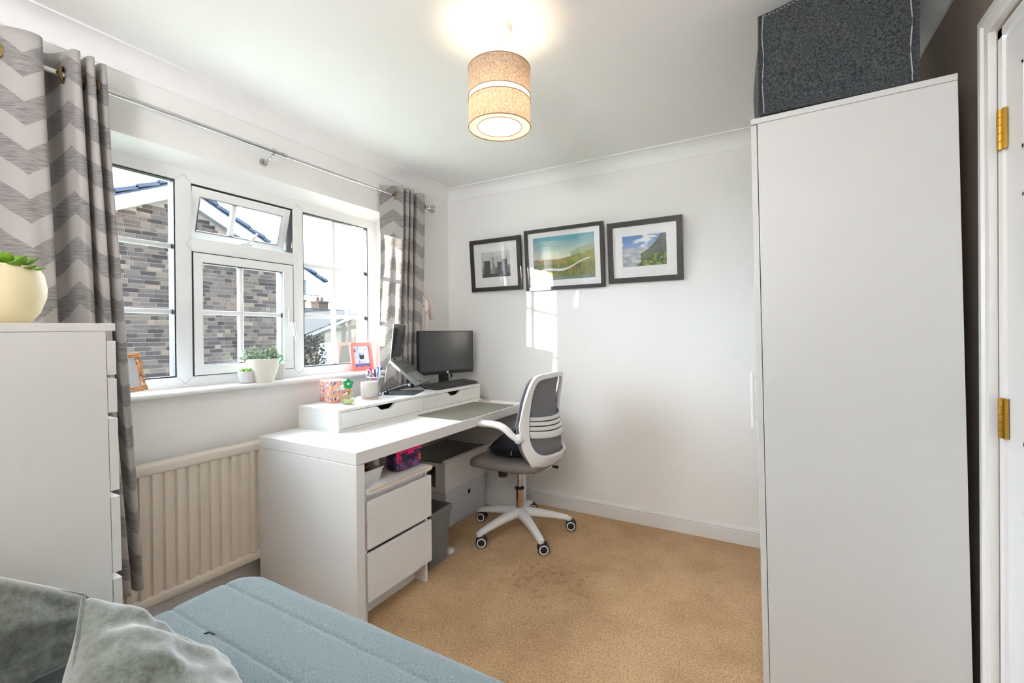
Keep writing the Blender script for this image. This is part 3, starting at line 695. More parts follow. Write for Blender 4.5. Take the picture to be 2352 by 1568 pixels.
# add-on shelf unit on the desk
ad = thing('desk_shelf_unit', 'low white two-drawer shelf unit standing along the back of the desk', 'shelf unit', (.245, -.78, DT))
ax0, ax1, ay0, ay1, az1 = .098, .397, -1.385, -.160, .840
part('top_board', MB().box(ax0, ax1, ay0, ay1, az1 - .014, az1, .001, 1), 'foil', ad)
part('base_board', MB().box(ax0, ax1, ay0, ay1, DT + .0005, DT + .013, .001, 1), 'foil', ad)
for y in (ay0, ay1 - .014): part('side_panel', MB().box(ax0, ax1, y, y + .014, DT + .014, az1 - .0145), 'foil', ad)
part('divider', MB().box(ax0, ax1, -.772, -.758, DT + .014, az1 - .0145), 'foil', ad)
part('back_panel', MB().box(ax0, ax0 + .005, ay0 + .014, ay1 - .014, DT + .014, az1 - .0145), 'foil2', ad)
for y0, y1 in ((ay0 + .0165, -.7745), (-.7555, ay1 - .0165)):
    c = (y0 + y1) / 2; zt = az1 - .0165; zb = DT + .0155; hw = .075
    notch = [(c + hw, zt), (c + hw - .012, zt - .004), (c + hw * .55, zt - .022), (c + hw * .35, zt - .026), (c - hw * .35, zt - .026), (c - hw * .55, zt - .022), (c - hw + .012, zt - .004), (c - hw, zt)]
    front = MB().prism([(y0, zb), (y1, zb), (y1, zt)] + notch + [(y0, zt)], 'x', ax1 - .016, ax1 - .001)
    d = part('drawer', front, 'foil', ad, sharp=50)
    part('drawer_box', MB().box(ax0 + .02, ax1 - .016, y0 + .008, y0 + .018, zb + .005, zt - .03).box(ax0 + .02, ax1 - .016, y1 - .018, y1 - .008, zb + .005, zt - .03).box(ax0 + .02, ax1 - .016, y0 + .01, y1 - .01, zb + .004, zb + .01), 'wood', d)

# ------------------------------------------------------------------ wardrobe, chest (lean a little, on the carpet gripper)
wy0, wy1, wx0, wx1, wz = -1.190, -.410, 2.172, 2.668, 1.897
wr = thing('wardrobe', 'tall white two-door wardrobe against the right-hand wall', 'wardrobe', (wx1, (wy0 + wy1) / 2, 0))
part('side_panel', MB().box(wx0 + .019, wx1, wy0, wy0 + .016, 0, wz - .0185, .001, 1), 'wardrobe', wr)
part('side_panel', MB().box(wx0 + .019, wx1, wy1 - .016, wy1, 0, wz - .0185, .001, 1), 'wardrobe', wr)
part('top_board', MB().box(wx0, wx1, wy0 - .002, wy1 + .002, wz - .018, wz, .001, 1), 'wardrobe', wr)
part('back_panel', MB().box(wx1 - .006, wx1 - .002, wy0 + .016, wy1 - .016, .04, wz - .02), 'foil2', wr)
part('base_board', MB().box(wx0 + .02, wx1 - .006, wy0 + .016, wy1 - .016, .05, .066), 'wardrobe', wr)
wm = (wy0 + wy1) / 2
for (a, b, hy) in ((wy0 + .001, wm - .001, wm - .04), (wm + .001, wy1 - .001, wm + .04)):
    d = part('door', MB().box(wx0, wx0 + .017, a, b, .03, wz - .0205, .001, 1), 'wardrobe', wr)
    part('handle', MB().box(wx0 - .028, wx0 - .018, hy - .009, hy + .009, .83, 1.05, .002, 1).box(wx0 - .019, wx0, hy - .006, hy + .006, .85, .865).box(wx0 - .019, wx0, hy - .006, hy + .006, 1.015, 1.03), 'white_pl', d)
for k in range(2):
    part('plug', MB().lathe([(0, -.001), (.0025, -.001), (.0025, 0), (0, 0)], (wx0 + .10, wy0 - .002, wz - .022 + .0 * k), 8, 'y'), 'wood', wr) if k == 0 else None
wr.rotation_euler = (0, R(-.85), 0)

# felt storage box on the wardrobe
fb = thing('felt_storage_box', 'large charcoal felt storage box with pale stitching on top of the wardrobe', 'storage box', (2.37, -1.0, 1.902))
def felt_fn(dx=0):
    X0, X1, Y0, Y1, Z0 = 2.170, 2.560, -1.170, -.66, 1.905
    mb = MB(); n = 24
    def top(x, y):
        u = (x - X0) / (X1 - X0); return 2.228 + .050 * math.sin(min(1, u * 1.15) * math.pi / 2) * 1.0 - .004 * math.sin(u * 9)
    # four walls + lid with slight bulge
    def wall(fn): mb.grid(fn, n, 16)
    wall(lambda u, v: Vector((X0 + (X1 - X0) * u, Y0 - .008 * math.sin(u * math.pi) * math.sin(v * math.pi), Z0 + (top(X0 + (X1 - X0) * u, Y0) - Z0) * v)))
    wall(lambda u, v: Vector((X0 + (X1 - X0) * u, Y1, Z0 + (top(X0 + (X1 - X0) * u, Y1) - Z0) * v)))
    wall(lambda u, v: Vector((X0 - .022 * math.sin(u * math.pi) * math.sin(v * math.pi), Y0 + (Y1 - Y0) * u, Z0 + (top(X0, 0) - Z0) * v)))
    wall(lambda u, v: Vector((X1 + .01 * math.sin(u * math.pi) * math.sin(v * math.pi), Y0 + (Y1 - Y0) * u, Z0 + (top(X1, 0) - Z0) * v)))
    wall(lambda u, v: Vector((X0 + (X1 - X0) * u, Y0 + (Y1 - Y0) * v, top(X0 + (X1 - X0) * u, 0))))
    wall(lambda u, v: Vector((X0 + (X1 - X0) * u, Y0 + (Y1 - Y0) * v, Z0)))
    return mb, top
mb, ftop = felt_fn(); part('felt_shell', mb, 'felt', fb, sharp=40)
for x in (2.180, 2.548):
    st = MB().tube([(x + .002 * math.sin(z * 40), -1.1735 - .0015 * math.sin((z - 1.905) / .33 * math.pi), z) for z in [1.91 + (ftop(x, 0) - 1.915) * k / 14 for k in range(15)]], .0016, 5)
    part('stitching', st, 'stitch', fb)
st = MB()
for k in range(34):
    x = 2.185 + k * .0109; st.box(x, x + .006, -1.1745, -1.172, ftop(x, 0) - .010, ftop(x, 0) - .0085)
tag(part('dashed_stitching', st, 'stitch', fb), kind='stuff')
part('seam_flap', MB().box(2.166, 2.172, -1.176, -1.168, 1.906, 2.226, .002, 1), 'felt', fb); part('seam_flap', MB().box(2.560, 2.566, -1.178, -1.166, 1.906, 2.268, .002, 1), 'felt', fb)

# chest of drawers
gx0, gx1, gy1, gz = .165, .747, -2.335, 1.231
ch = thing('chest_of_drawers', 'tall white chest of drawers, its side facing the room, with the cream pot on top', 'chest of drawers', (gx1, gy1 - .46, 0))
part('top_board', MB().box(gx0, gx1, gy1 - .475, gy1, gz - .020, gz, .001, 1), 'chest', ch)
part('side_panel', MB().box(gx1 - .016, gx1 - .001, gy1 - .475, gy1 - .0195, 0, gz - .0205), 'chest', ch)
part('side_panel', MB().box(gx0 + .001, gx0 + .016, gy1 - .475, gy1 - .0195, 0, gz - .0205), 'chest', ch)
part('back_panel', MB().box(gx0 + .01, gx1 - .01, gy1 - .473, gy1 - .469, .02, gz - .021), 'foil2', ch)
for z0, z1 in ((1.101, 1.186), (1.006, 1.090), (.808, .990), (.600, .791), (.395, .583), (.19, .378)):
    front = MB().prism([(gy1 - .018, z0), (gy1, z0), (gy1, z1), (gy1 - .018, z1 - .0)], 'x', gx0 + .001, gx1 - .001)
    d = part('drawer', front, 'chest', ch, sharp=10)
    part('drawer_box', MB().box(gx0 + .03, gx1 - .03, gy1 - .44, gy1 - .018, z0 + .012, z1 - .02), 'foil2', d)
part('plinth', MB().box(gx0 + .016, gx1 - .016, gy1 - .06, gy1 - .045, 0, .17), 'foil2', ch)
ch.rotation_euler = (R(.75), 0, 0)

# ------------------------------------------------------------------ ceiling lamp
LX, LY = 1.348, -1.447
lp = thing('pendant_lamp', 'two-tier beige linen drum pendant lamp, lit, hanging from the ceiling', 'lamp', (LX, LY, H))
part('ceiling_rose', MB().lathe([(0, H - .034), (.034, H - .034), (.044, H - .026), (.048, H - .004), (.048, H), (0, H)], (LX, LY, 0), 40), 'white_pl', lp)
part('flex', MB().cyl((LX, LY, H - .03), (LX, LY, 2.12), .0028, n=8).lathe([(.0028, H - .046), (.006, H - .044), (.008, H - .034)], (LX, LY, 0), 12), 'white_pl', lp)
def drum(z0, z1, r): return MB().grid(lambda u, v: Vector((LX + r * math.cos(u * 2 * math.pi), LY + r * math.sin(u * 2 * math.pi), z0 + (z1 - z0) * v)), 72, 3, cu=True)
part('shade', drum(2.056, 2.155, .1115), 'shade', lp); part('shade', drum(1.946, 2.036, .1115), 'shade', lp)
part('shade_band', drum(2.036, 2.056, .1105), 'diffuser', lp)
rim = MB()
for z in (1.946, 2.036, 2.056, 2.155):
    rim.tube([(LX + .1118 * math.cos(a * math.pi / 36), LY + .1118 * math.sin(a * math.pi / 36), z) for a in range(73)], .0014, 6)
part('shade_rim', rim, mat('shade_rim_tan', (.30, .20, .13), .7), lp)
mbd = MB(); mbd.cap = False
mbd.lathe([(.003, 1.9495), (.110, 1.9495)], (LX, LY, 0), 48); part('diffuser', mbd, 'diffuser', lp)
part('diffuser_ring', MB().tube([(LX + .080 * math.cos(a * math.pi / 36), LY + .080 * math.sin(a * math.pi / 36), 1.948) for a in range(73)], .0012, 6), bpy.data.materials['shade_rim_tan'], lp)
sp = MB()
for k in range(3):
    a = k * 2.094 + .4; sp.cyl((LX, LY, 2.12), (LX + .111 * math.cos(a), LY + .111 * math.sin(a), 2.148), .0016, n=6)
part('spider', sp, 'white_pl', lp)
part('bulb_holder', MB().cyl((LX, LY, 2.125), (LX, LY, 2.030), .015, n=16), 'white_pl', lp)
part('bulb', MB().ball((LX, LY, 2.000), .028, (1, 1, 1.15)), 'bulb', lp)
for (z, e, rr) in ((2.010, 2.2, .050),):
    ld = bpy.data.lights.new('bulb_light', 'POINT'); ld.energy = e; ld.color = (1, .76, .52); ld.shadow_soft_size = rr
    lo = bpy.data.objects.new('bulb_light', ld); C.objects.link(lo); lo.location = (LX, LY, z)
# ------------------------------------------------------------------ pictures
def raster(fn, nu, nv, wdt, hgt):
    """flat print: grid with per-vertex colour fn(u,v)->rgb, v up"""
    vs = []; cs = []; fs = []
    for i in range(nu):
        for j in range(nv):
            u = i / (nu - 1); v = j / (nv - 1); vs.append((u * wdt - wdt / 2, 0, v * hgt - hgt / 2)); cs.append(fn(u, v))
    for i in range(nu - 1):
        for j in range(nv - 1): fs.append((i * nv + j, (i + 1) * nv + j, (i + 1) * nv + j + 1, i * nv + j + 1))
    return vs, fs, cs
def print_obj(name, rs, parent, loc, rot=None, matn='print'):
    vs, fs, cs = rs; me = bpy.data.meshes.new(name); me.from_pydata(vs, [], fs)
    a = me.color_attributes.new('Col', 'FLOAT_COLOR', 'POINT')
    for i, c in enumerate(cs): a.data[i].color = (*c, 1)
    me.materials.append(M[matn]); o = bpy.data.objects.new(name, me); C.objects.link(o); o.parent = parent; o.location = loc
    if rot: o.rotation_euler = rot
    return o
def nz1(x, y, s=0): return noise.noise(Vector((x, y, s * 7.3)))
def fbm(x, y, s=0): return nz1(x, y, s) + .5 * nz1(2 * x, 2 * y, s) + .25 * nz1(4 * x, 4 * y, s)
def mixc(a, b, t): t = max(0, min(1, t)); return tuple(a[i] * (1 - t) + b[i] * t for i in range(3))
def city(u, v):
    if v > .80 + .01 * nz1(u * 9, 3): c = (.62, .62, .62)
    else: c = mixc((.50, .50, .50), (.60, .60, .60), .5 + fbm(u * 3, v * 5))
    h = 0
    for k, (a, b, hh, sh) in enumerate(((.02, .10, .42, .25), (.08, .30, .66, .09), (.30, .36, .30, .3), (.40, .47, .52, .28), (.47, .60, .40, .2), (.55, .75, .58, .12), (.70, .88, .68, .10), (.85, .99, .45, .2))):
        if a < u < b and v < hh: c = (sh + .03 * nz1(u * 60, v * 60),) * 3
    if abs(u - .40) < .007 and v < .92: c = (.16, .16, .16)
    if (u - .40) ** 2 / .0012 + (v - .70) ** 2 / .0016 < 1 or (u - .40) ** 2 / .0004 + (v - .56) ** 2 / .003 < 1: c = (.15, .15, .15)
    if v < .14: c = (.11 + .05 * fbm(u * 10, v * 10),) * 3
    return c
def sunset(u, v):
    hill = .48 + .35 * max(0, u - .45) ** 1.2 + .02 * nz1(u * 12, 1)
    if v > hill:
        t = (v - .45) / .55; c = mixc((.82, .78, .60), (.12, .38, .46), t * 1.15)
        c = mixc(c, (.75, .74, .66), max(0, fbm(u * 3, v * 12, 2)) * .9)
        d = math.hypot((u - .30) * 1.4, v - .52); c = mixc(c, (1, .95, .72), max(0, 1 - d * 4))
        far = .62 + .42 * max(0, u - .60) + .03 * nz1(u * 7, 4)
        if v < far and u > .62: c = mixc(c, (.28, .34, .14), .7)
    else:
        c = mixc((.20, .22, .06), (.36, .34, .10), .5 + fbm(u * 8, v * 16, 3))
        if v < .36: c = mixc((.30, .26, .07), (.12, .17, .05), .5 + 1.3 * nz1(u * 60, v * 9, 5))
        if v < .08: c = mixc(c, (.20, .26, .30), .7)
        riv = .20 + .28 * (u - .2) + .05 * math.sin(u * 9)
        if .12 < u < .92 and abs(v - riv) < .028 * (1.3 - u): c = (.80, .78, .76)
        if v > .36 and u < .5: c = mixc(c, (.45, .22, .08), .45)
    if u < .12: c = mixc(c, (.16, .24, .32), .25)
    return c
def coast(u, v):
    cliff = .02 + 1.25 * max(0, u - .20) ** 1.15 + .03 * nz1(u * 20, v * 9, 1)
    hv = v
    if hv > .60 and not (u > .62 and v < .38 + (u - .50) * 1.55 + .02 * nz1(u * 15, 2)):
        c = mixc((.10, .25, .55), (.30, .45, .72), (.9 - v) * 2); cl = fbm(u * 3.2 + 1, v * 5, 4)
        c = mixc(c, (.85, .86, .88), max(0, cl * 3.2 - .2))
    elif u > .62 and v > .42: c = mixc((.055, .06, .055), (.12, .13, .12), .5 + fbm(u * 12, v * 12, 5))
    elif v < cliff * .62 - .03: c = mixc((.03, .06, .015), (.26, .36, .06), .45 + 1.2 * fbm(u * 14, v * 12, 6))
    elif u > .42 and v < .60 and v < .30 + (u - .3) * .8: c = mixc((.08, .09, .06), (.13, .19, .07), .5 + fbm(u * 12, v * 12, 8))
    else:
        c = mixc((.22, .27, .34), (.62, .64, .68), .45 + fbm(u * 5, v * 14, 7) + .3 * (v - .3))
    return c
def picture(label, xc, zc, wd_, hg, fw, iw, ih, fn, tilt):
    e = thing('framed_picture', label, 'picture', (xc, -.004, zc - hg / 2))
    y0, y1 = -.026, -.004; x0, x1, z0, z1 = xc - wd_ / 2, xc + wd_ / 2, zc - hg / 2, zc + hg / 2
    fr = MB()
    for poly in ([(x0, z0), (x1, z0), (x1 - fw, z0 + fw), (x0 + fw, z0 + fw)], [(x0, z1), (x0 + fw, z1 - fw), (x1 - fw, z1 - fw), (x1, z1)], [(x0, z0), (x0 + fw, z0 + fw), (x0 + fw, z1 - fw), (x0, z1)], [(x1, z0), (x1, z1), (x1 - fw, z1 - fw), (x1 - fw, z0 + fw)]):
        k = fr.mark(); fr.prism(poly, 'y', y0, y1)
    part('frame', fr, 'blackframe', e, sharp=20)
    mo = MB(); a, b, c, d = xc - iw / 2, xc + iw / 2, zc - ih / 2 + .004, zc + ih / 2 + .004
    mo.box(x0 + fw - .004, a, y1 - .010, y1 - .007, z0 + fw - .004, z1 - fw + .004).box(b, x1 - fw + .004, y1 - .010, y1 - .007, z0 + fw - .004, z1 - fw + .004).box(a, b, y1 - .010, y1 - .007, z0 + fw - .004, c).box(a, b, y1 - .010, y1 - .007, d, z1 - fw + .004)
    part('mount', mo, 'mount', e, smooth=False)
    part('backing', MB().box(x0 + .006, x1 - .006, y1 - .005, y1, z0 + .006, z1 - .006), 'mount', e, smooth=False)
    print_obj('print', raster(fn, 130, 96, iw + .004, ih + .004), e, Vector((xc, y1 - .0065, (c + d) / 2)) - e.location)
    part('glass', MB().box(x0 + fw - .003, x1 - fw + .003, y1 - .0145, y1 - .013, z0 + fw - .003, z1 - fw + .003), 'picglass', e, smooth=False)
    e.rotation_euler = (R(tilt), 0, 0)
picture('black-framed black and white skyline print, leftmost and smallest of the three pictures', .457, 1.706, .432, .382, .030, .245, .185, city, 4.6)
picture('black-framed sunrise landscape print, middle and largest of the three pictures', .993, 1.708, .572, .420, .024, .445, .295, sunset, 4.6)
picture('thick black-framed print of coastal cliffs and cloud, nearest the wardrobe', 1.531, 1.704, .452, .380, .032, .268, .190, coast, 5.0)

# ------------------------------------------------------------------ things on the shelf unit
Z1 = .8402
def rot_about(c, deg, axis='Z'):
    c = Vector(c); return Matrix.Translation(c) @ Matrix.Rotation(R(deg), 4, axis) @ Matrix.Translation(-c)
# monitor
mn = thing('computer_monitor', 'black flat computer monitor switched off on the right of the shelf unit', 'monitor', (.215, -.325, Z1))
pa, pb = Vector((.170, -.550, 0)), Vector((.300, -.100, 0)); ux = (pb - pa).normalized(); wM = (pb - pa).length; nM = Vector((ux.y, -ux.x, 0))   # faces +x
F = Matrix(((ux.x, nM.x, 0, pa.x), (ux.y, nM.y, 0, pa.y), (0, 0, 1, 0), (0, 0, 0, 1)))   # local (along, towards viewer, up)
part('housing', MB().box(0, wM, -.030, 0, .921, 1.222, .004, 2).box(.1, wM - .1, -.052, -.028, .98, 1.15, .01, 2).xf(F), 'black', mn)
part('screen', MB().box(.009, wM - .009, -.001, .0012, .945, 1.214).xf(F), mat('screen_matt', (.022, .026, .030), .30, spec=.6), mn, smooth=False)
part('stand', MB().box(wM / 2 - .038, wM / 2 + .038, -.060, -.036, .845, 1.0, .006).box(wM / 2 - .10, wM / 2 + .10, -.12, .055, Z1, .850, .006).xf(F), 'black', mn)
lg = MB().lathe([(0, .0012), (.0085, .0012), (.0085, .0022), (0, .0022)], (wM / 2 + .0, 0, .933), 24, 'y').xf(F); lgo = part('logo', lg, mat('logo_white', (.75, .76, .78), .4), mn)
st = MB()
for (a, b) in (((-.0045, -.0035), (-.001, .0065)), ((-.0028, .0010), (-.0005, .0012)), ((-.0005, .0012), (-.0018, -.0032)), ((.0012, -.0068), (.0040, .0016)), ((.0030, .0016), (.0052, .0014)), ((.0052, .0014), (.0040, -.0032)), ((.0040, -.0032), (.0022, -.0032))):
    st.tube([(wM / 2 + a[0], .0026, .933 + a[1]), (wM / 2 + b[0], .0026, .933 + b[1])], .0005, 5)
part('lettering', st.xf(F), 'black', lgo)
part('cable', MB().tube([(wM / 2 + .05, -.02, .925), (wM / 2 + .055, -.015, .90), (wM / 2 + .03, -.04, .87), (wM / 2, -.06, .846)], .0022, 6).box(wM / 2 + .035, wM / 2 + .049, -.018, -.008, .893, .918, .002, 1).xf(F), 'black', mn)
# keyboard
kb = thing('keyboard', 'black full-size keyboard lying in front of the monitor', 'keyboard', (.285, -.335, Z1))
KA = Vector((.350, -.588, Z1)); kx = (Vector((.366, -.142, Z1)) - KA).normalized(); ky = Vector((-kx.y, kx.x, 0))
KM = Matrix(((kx.x, ky.x, 0, KA.x), (kx.y, ky.y, 0, KA.y), (0, 0, 1, Z1), (0, 0, 0, 1))) @ Matrix.Rotation(R(4), 4, 'X')
kl = .445
part('case', MB().box(0, kl, 0, .138, .002, .016, .005, 2).xf(KM), 'softblack', kb)
part('foot', MB().box(.02, .05, .118, .13, -.007, .003).xf(KM), 'softblack', kb); part('foot', MB().box(kl - .05, kl - .02, .118, .13, -.007, .003).xf(KM), 'softblack', kb)
kme = None; kc = 0
for r_ in range(6):
    xs = []; x = .010
    n = 15
    for k in range(n): xs.append((x + k * .0195, .0175))
    if r_ == 0: xs = [(.010 + .0195 * k, .0175) for k in (2.4, 3.4, 4.4, 5.4, 6.4, 7.4, 8.4, 9.4)]; 
    for k in range(7): xs.append((.312 + k * .0182, .0163))
    if r_ == 0: xs = [(.012, .030), (.045, .030), (.078, .108), (.19, .030), (.223, .030), (.256, .044)] + [(.312 + k * .0182, .0163) for k in range(7)]
    for (xx, ww) in xs:
        b_ = MB().box(0, ww, 0, .0160, 0, .006, .0012, 1)
        if abs(ww - .0175) < 1e-4 and kme:
            o = bpy.data.objects.new('key', kme); C.objects.link(o); o.parent = kb
            o.matrix_local = Matrix.Translation(-kb.location) @ KM @ Matrix.Translation((xx, .012 + r_ * .0195, .0155))
        else:
            o = part('key', b_, 'key', None); o.parent = kb
            if abs(ww - .0175) < 1e-4: kme = o.data
            o.matrix_local = Matrix.Translation(-kb.location) @ KM @ Matrix.Translation((xx, .012 + r_ * .0195, .0155))
        kc += 1
# laptop stand and laptop: local frame u = towards its user, w = along the hinge (away from camera)
u = Vector((.915, .40, 0)).normalized(); wv_ = Vector((-u.y, u.x, 0)); P0 = Vector((.165, -.805, 1.042))
up = Vector((0, 0, 1))
deck_dir = (u * math.cos(R(42)) - up * math.sin(R(42))).normalized(); deck_n = (u * math.sin(R(42)) + up * math.cos(R(42))).normalized()
def frame(o, a, b, c): return Matrix(((a.x, b.x, c.x, o.x), (a.y, b.y, c.y, o.y), (a.z, b.z, c.z, o.z), (0, 0, 0, 1)))
DM = frame(P0, deck_dir, wv_, deck_n)       # x down the deck, y along hinge, z out of keys
lt = thing('laptop', 'open grey laptop tilted steeply on its stand left of the monitor', 'laptop', tuple(P0))
LWd, LDp = .262, .225
part('base', MB().box(0, LDp, 0, LWd, -.016, 0, .003, 2).xf(DM), 'alu', lt)
part('touchpad', MB().box(.140, .212, .080, .180, .0002, .0012).xf(DM), mat('touchpad_grey', (.22, .235, .23), .35), lt, smooth=False)
kd = MB().box(.012, .128, .012, LWd - .012, .0001, .0008); part('keyboard_well', kd.xf(DM), 'lapwell', lt, smooth=False)
kme = None
for r_ in range(6):
    for k in range(12):
        if kme is None:
            o = part('key', MB().box(0, .0155, 0, .0168, 0, .0022, .0008, 1), 'lapkey', None); kme = o.data
        else:
            o = bpy.data.objects.new('key', kme); C.objects.link(o)
        o.parent = lt; o.matrix_local = Matrix.Translation(-lt.location) @ DM @ Matrix.Translation((.0155 + r_ * .0188, .0155 + k * .0192, .0008))
sdir = (up * math.cos(R(7)) + u * math.sin(R(7)) * .9).normalized(); sn = wv_.cross(sdir).normalized()
SM = frame(P0 + deck_n * .004, sdir, wv_, sn)
part('lid', MB().box(0, .222, 0, LWd, -.006, .0, .002, 1).xf(SM), 'alu', lt)
sgn = 1 if sn.dot(u) > 0 else -1
part('screen', MB().box(.012, .214, .008, LWd - .008, (.0001 if sgn > 0 else -.0072), (.0012 if sgn > 0 else -.0061)).xf(SM), mat('laptop_screen', (.05, .058, .062), .12, spec=.7), lt, smooth=False)
part('hinge', MB().cyl((0, .03, -.002), (0, .08, -.002), .006, n=10).cyl((0, LWd - .08, -.002), (0, LWd - .03, -.002), .006, n=10).xf(SM), 'softblack', lt)
ls = thing('laptop_stand', 'black folding metal laptop stand on the white shelf unit', 'stand', (.25, -.78, Z1))
B0 = Vector((.205, -.905, Z1))
BM = frame(B0, u, wv_, up)
part('base_plate', MB().box(.0, .185, .0, .22, 0, .004, .001, 1).xf(BM), 'softblack', ls)
for y_ in (.020, .200):
    part('arm', MB().tube([BM @ Vector((.01, y_, .016)), BM @ Vector((.11, y_, .050)), BM @ Vector((.165, y_, .062))], .0042, 8, flat=1.8), 'black', ls)
    part('pivot', MB().lathe([(0, -.006), (.011, -.006), (.011, .006), (0, .006)], (.01, y_, .016), 16, 'y').box(-.004, .024, y_ - .007, y_ + .007, 0, .014).xf(BM), 'softblack', ls)
    part('pivot_cap', MB().ball((.155, y_ - .006, .058), .007).ball((.01, y_ - .007, .018), .006).xf(BM), 'chrome', ls)
    part('support', MB().tube([DM @ Vector((.005, y_ - .01, -.018)), DM @ Vector((.01, y_ - .01, -.05)) , BM @ Vector((.005, y_, .07)), BM @ Vector((.01, y_, .018))], .0035, 8), 'grey_pl', ls)
    part('rest', MB().box(.0, .19, y_ - .005, y_ + .025, -.022, -.0165, .001, 1).xf(DM), 'softblack', ls)
# tissue box
TB = rot_about((.20, -1.20, Z1), -9)
ts = thing('tissue_box', 'peach floral square tissue box at the left end of the shelf unit', 'tissue box', (.14, -1.20, Z1))
part('card_box', MB().box(.082, .197, -1.262, -1.148, Z1, .955, .003, 1).xf(TB), 'floral', ts)
part('opening', MB().lathe([(0, .9552), (.030, .9552), (.030, .9560), (0, .9560)], (0, 0, 0), 28).xf(TB @ Matrix.Translation((.14, -1.205, 0)) @ Matrix.Diagonal((1, .75, 1, 1))), mat('blue_inside', (.04, .06, .14), .8), ts)
part('top_panel', MB().box(.084, .195, -1.260, -1.150, .9548, .9553).xf(TB), 'mount', ts, smooth=False)
# perfume bottle
pf = thing('perfume_bottle', 'glass perfume bottle with green liquid and flower cap beside the floral tissue box', 'perfume bottle', (.292, -1.232, Z1))
pc = Vector((.292, -1.232, 0))
def rsq(r, z, n=40, pw=4): return [(r * math.copysign(abs(math.cos(a)) ** (2 / pw), math.cos(a)), r * math.copysign(abs(math.sin(a)) ** (2 / pw), math.sin(a)), z) for a in [2 * math.pi * i / n for i in range(n)]]
def loft(rings, c, cap=True, rot=0):
    mb = MB(); vs = []; n = len(rings[0]); Mr = Matrix.Translation(c) @ Matrix.Rotation(R(rot), 4, 'Z')
    for rg in rings: vs += [Mr @ Vector(p) for p in rg]
    fs = [(i * n + k, i * n + (k + 1) % n, (i + 1) * n + (k + 1) % n, (i + 1) * n + k) for i in range(len(rings) - 1) for k in range(n)]
    if cap: fs += [tuple(range(n))[::-1], tuple(range((len(rings) - 1) * n, len(rings) * n))]
    return mb.add(vs, fs)
part('glass_body', loft([rsq(r, z) for r, z in ((.022, Z1), (.028, Z1 + .004), (.030, .860), (.031, .878), (.027, .890), (.016, .898), (.010, .901))], pc, rot=25), 'bottle', pf)
part('liquid', loft([rsq(r, z) for r, z in ((.018, Z1 + .006), (.0225, .850), (.0235, .864), (.0235, .865))], pc, rot=25), mat('liquid_green', (.60, .72, .18), .25), pf)
part('collar', MB().lathe([(0, .900), (.010, .900), (.0105, .914), (.007, .918), (0, .918)], pc, 20).cyl(pc + Vector((0, 0, .862)), pc + Vector((0, 0, .90)), .004, n=10), 'gold', pf)
vc = Vector((.84, -.54, .12)).normalized()     # flower faces the room
def flower(c, r, axis, mpet, n=5):
    q = axis.to_track_quat('Z', 'Y').to_matrix().to_4x4(); Mf = Matrix.Translation(c) @ q; mb = MB()
    for k in range(n):
        a = 2 * math.pi * k / n + .3; mb.ball((r * .58 * math.cos(a), r * .58 * math.sin(a), 0), r * .40, (1, 1, .35), 12, 6)
    mb.ball((0, 0, 0), r * .35, (1, 1, .5), 12, 6)
    part('petals', mb.xf(Mf), mpet, pf); part('flower_centre', MB().ball((0, 0, r * .16), r * .22, (1, 1, .7), 12, 8).xf(Mf), 'pearl', pf)
flower(pc + Vector((-.004, 0, .945)), .028, vc, 'green_petal')
flower(pc + Vector((-.020, .026, .938)), .018, vc, 'pink_petal'); flower(pc + Vector((-.035, -.010, .926)), .016, vc, 'mount')
# mug on coaster, pen pot
cs_ = thing('coaster', 'round pale marble coaster under the stone-coloured mug', 'coaster', (.235, -1.040, Z1))
part('disc', MB().lathe([(0, Z1), (.050, Z1), (.052, Z1 + .003), (.050, Z1 + .006), (0, Z1 + .006)], (.235, -1.040, 0), 40), mat('coaster_marble', (.68, .55, .48), .4, var=.25, vscale=50), cs_)
mg = thing('candle_cup', 'plain stone-coloured ceramic cup standing on the round coaster', 'cup', (.235, -1.040, Z1 + .0065))
z = Z1 + .0065
part('cup', MB().lathe([(0, z), (.038, z), (.043, z + .006), (.0465, z + .03), (.047, z + .088), (.0445, z + .090), (.0435, z + .086), (.043, z + .065), (0, z + .064)], (.235, -1.040, 0), 40), 'mug', mg)
part('wax', MB().lathe([(0, z + .0645), (.0425, z + .0645), (.0425, z + .066), (0, z + .066)], (.235, -1.040, 0), 30), 'candle', mg)
pn = thing('pen_pot', 'clear plastic tumbler holding pens behind the stone-coloured cup', 'pen holder', (.185, -.945, Z1))
pcx = Vector((.185, -.945, 0)); mbp = MB(); mbp.cap = False
mbp.lathe([(0, Z1 + .001), (.036, Z1 + .001), (.047, Z1 + .110), (.050, Z1 + .112), (.050, Z1 + .115), (.046, Z1 + .115), (.034, Z1 + .006), (0, Z1 + .006)], pcx, 32)
part('tumbler', mbp, 'clear', pn)
part('rim', MB().tube([pcx + Vector((.048 * math.cos(a * math.pi / 16), .048 * math.sin(a * math.pi / 16), Z1 + .112)) for a in range(33)], .0025, 6), 'mount', pn)
pens = [('black ballpoint pen with a dark cap in the pen pot', (.02, .02, .03), -.030, -.028, .060), ('magenta pen standing in the pen pot', (.90, .02, .22), -.012, -.030, .075), ('navy highlighter standing in the pen pot', (.03, .045, .16), .022, .022, .068), ('bright blue pen at the right of the pen pot', (.02, .09, .62), .010, .036, .078), ('white marker leaning in the front of the pen pot', (.75, .76, .78), .030, .010, .045), ('red pen with a black cap in the pen pot', (.75, .03, .09), .010, -.015, .058), ('purple pencil at the left of the pen pot', (.12, .08, .30), -.020, -.036, .050), ('slim light blue pen at the back of the pen pot', (.15, .30, .75), -.010, .030, .070)]
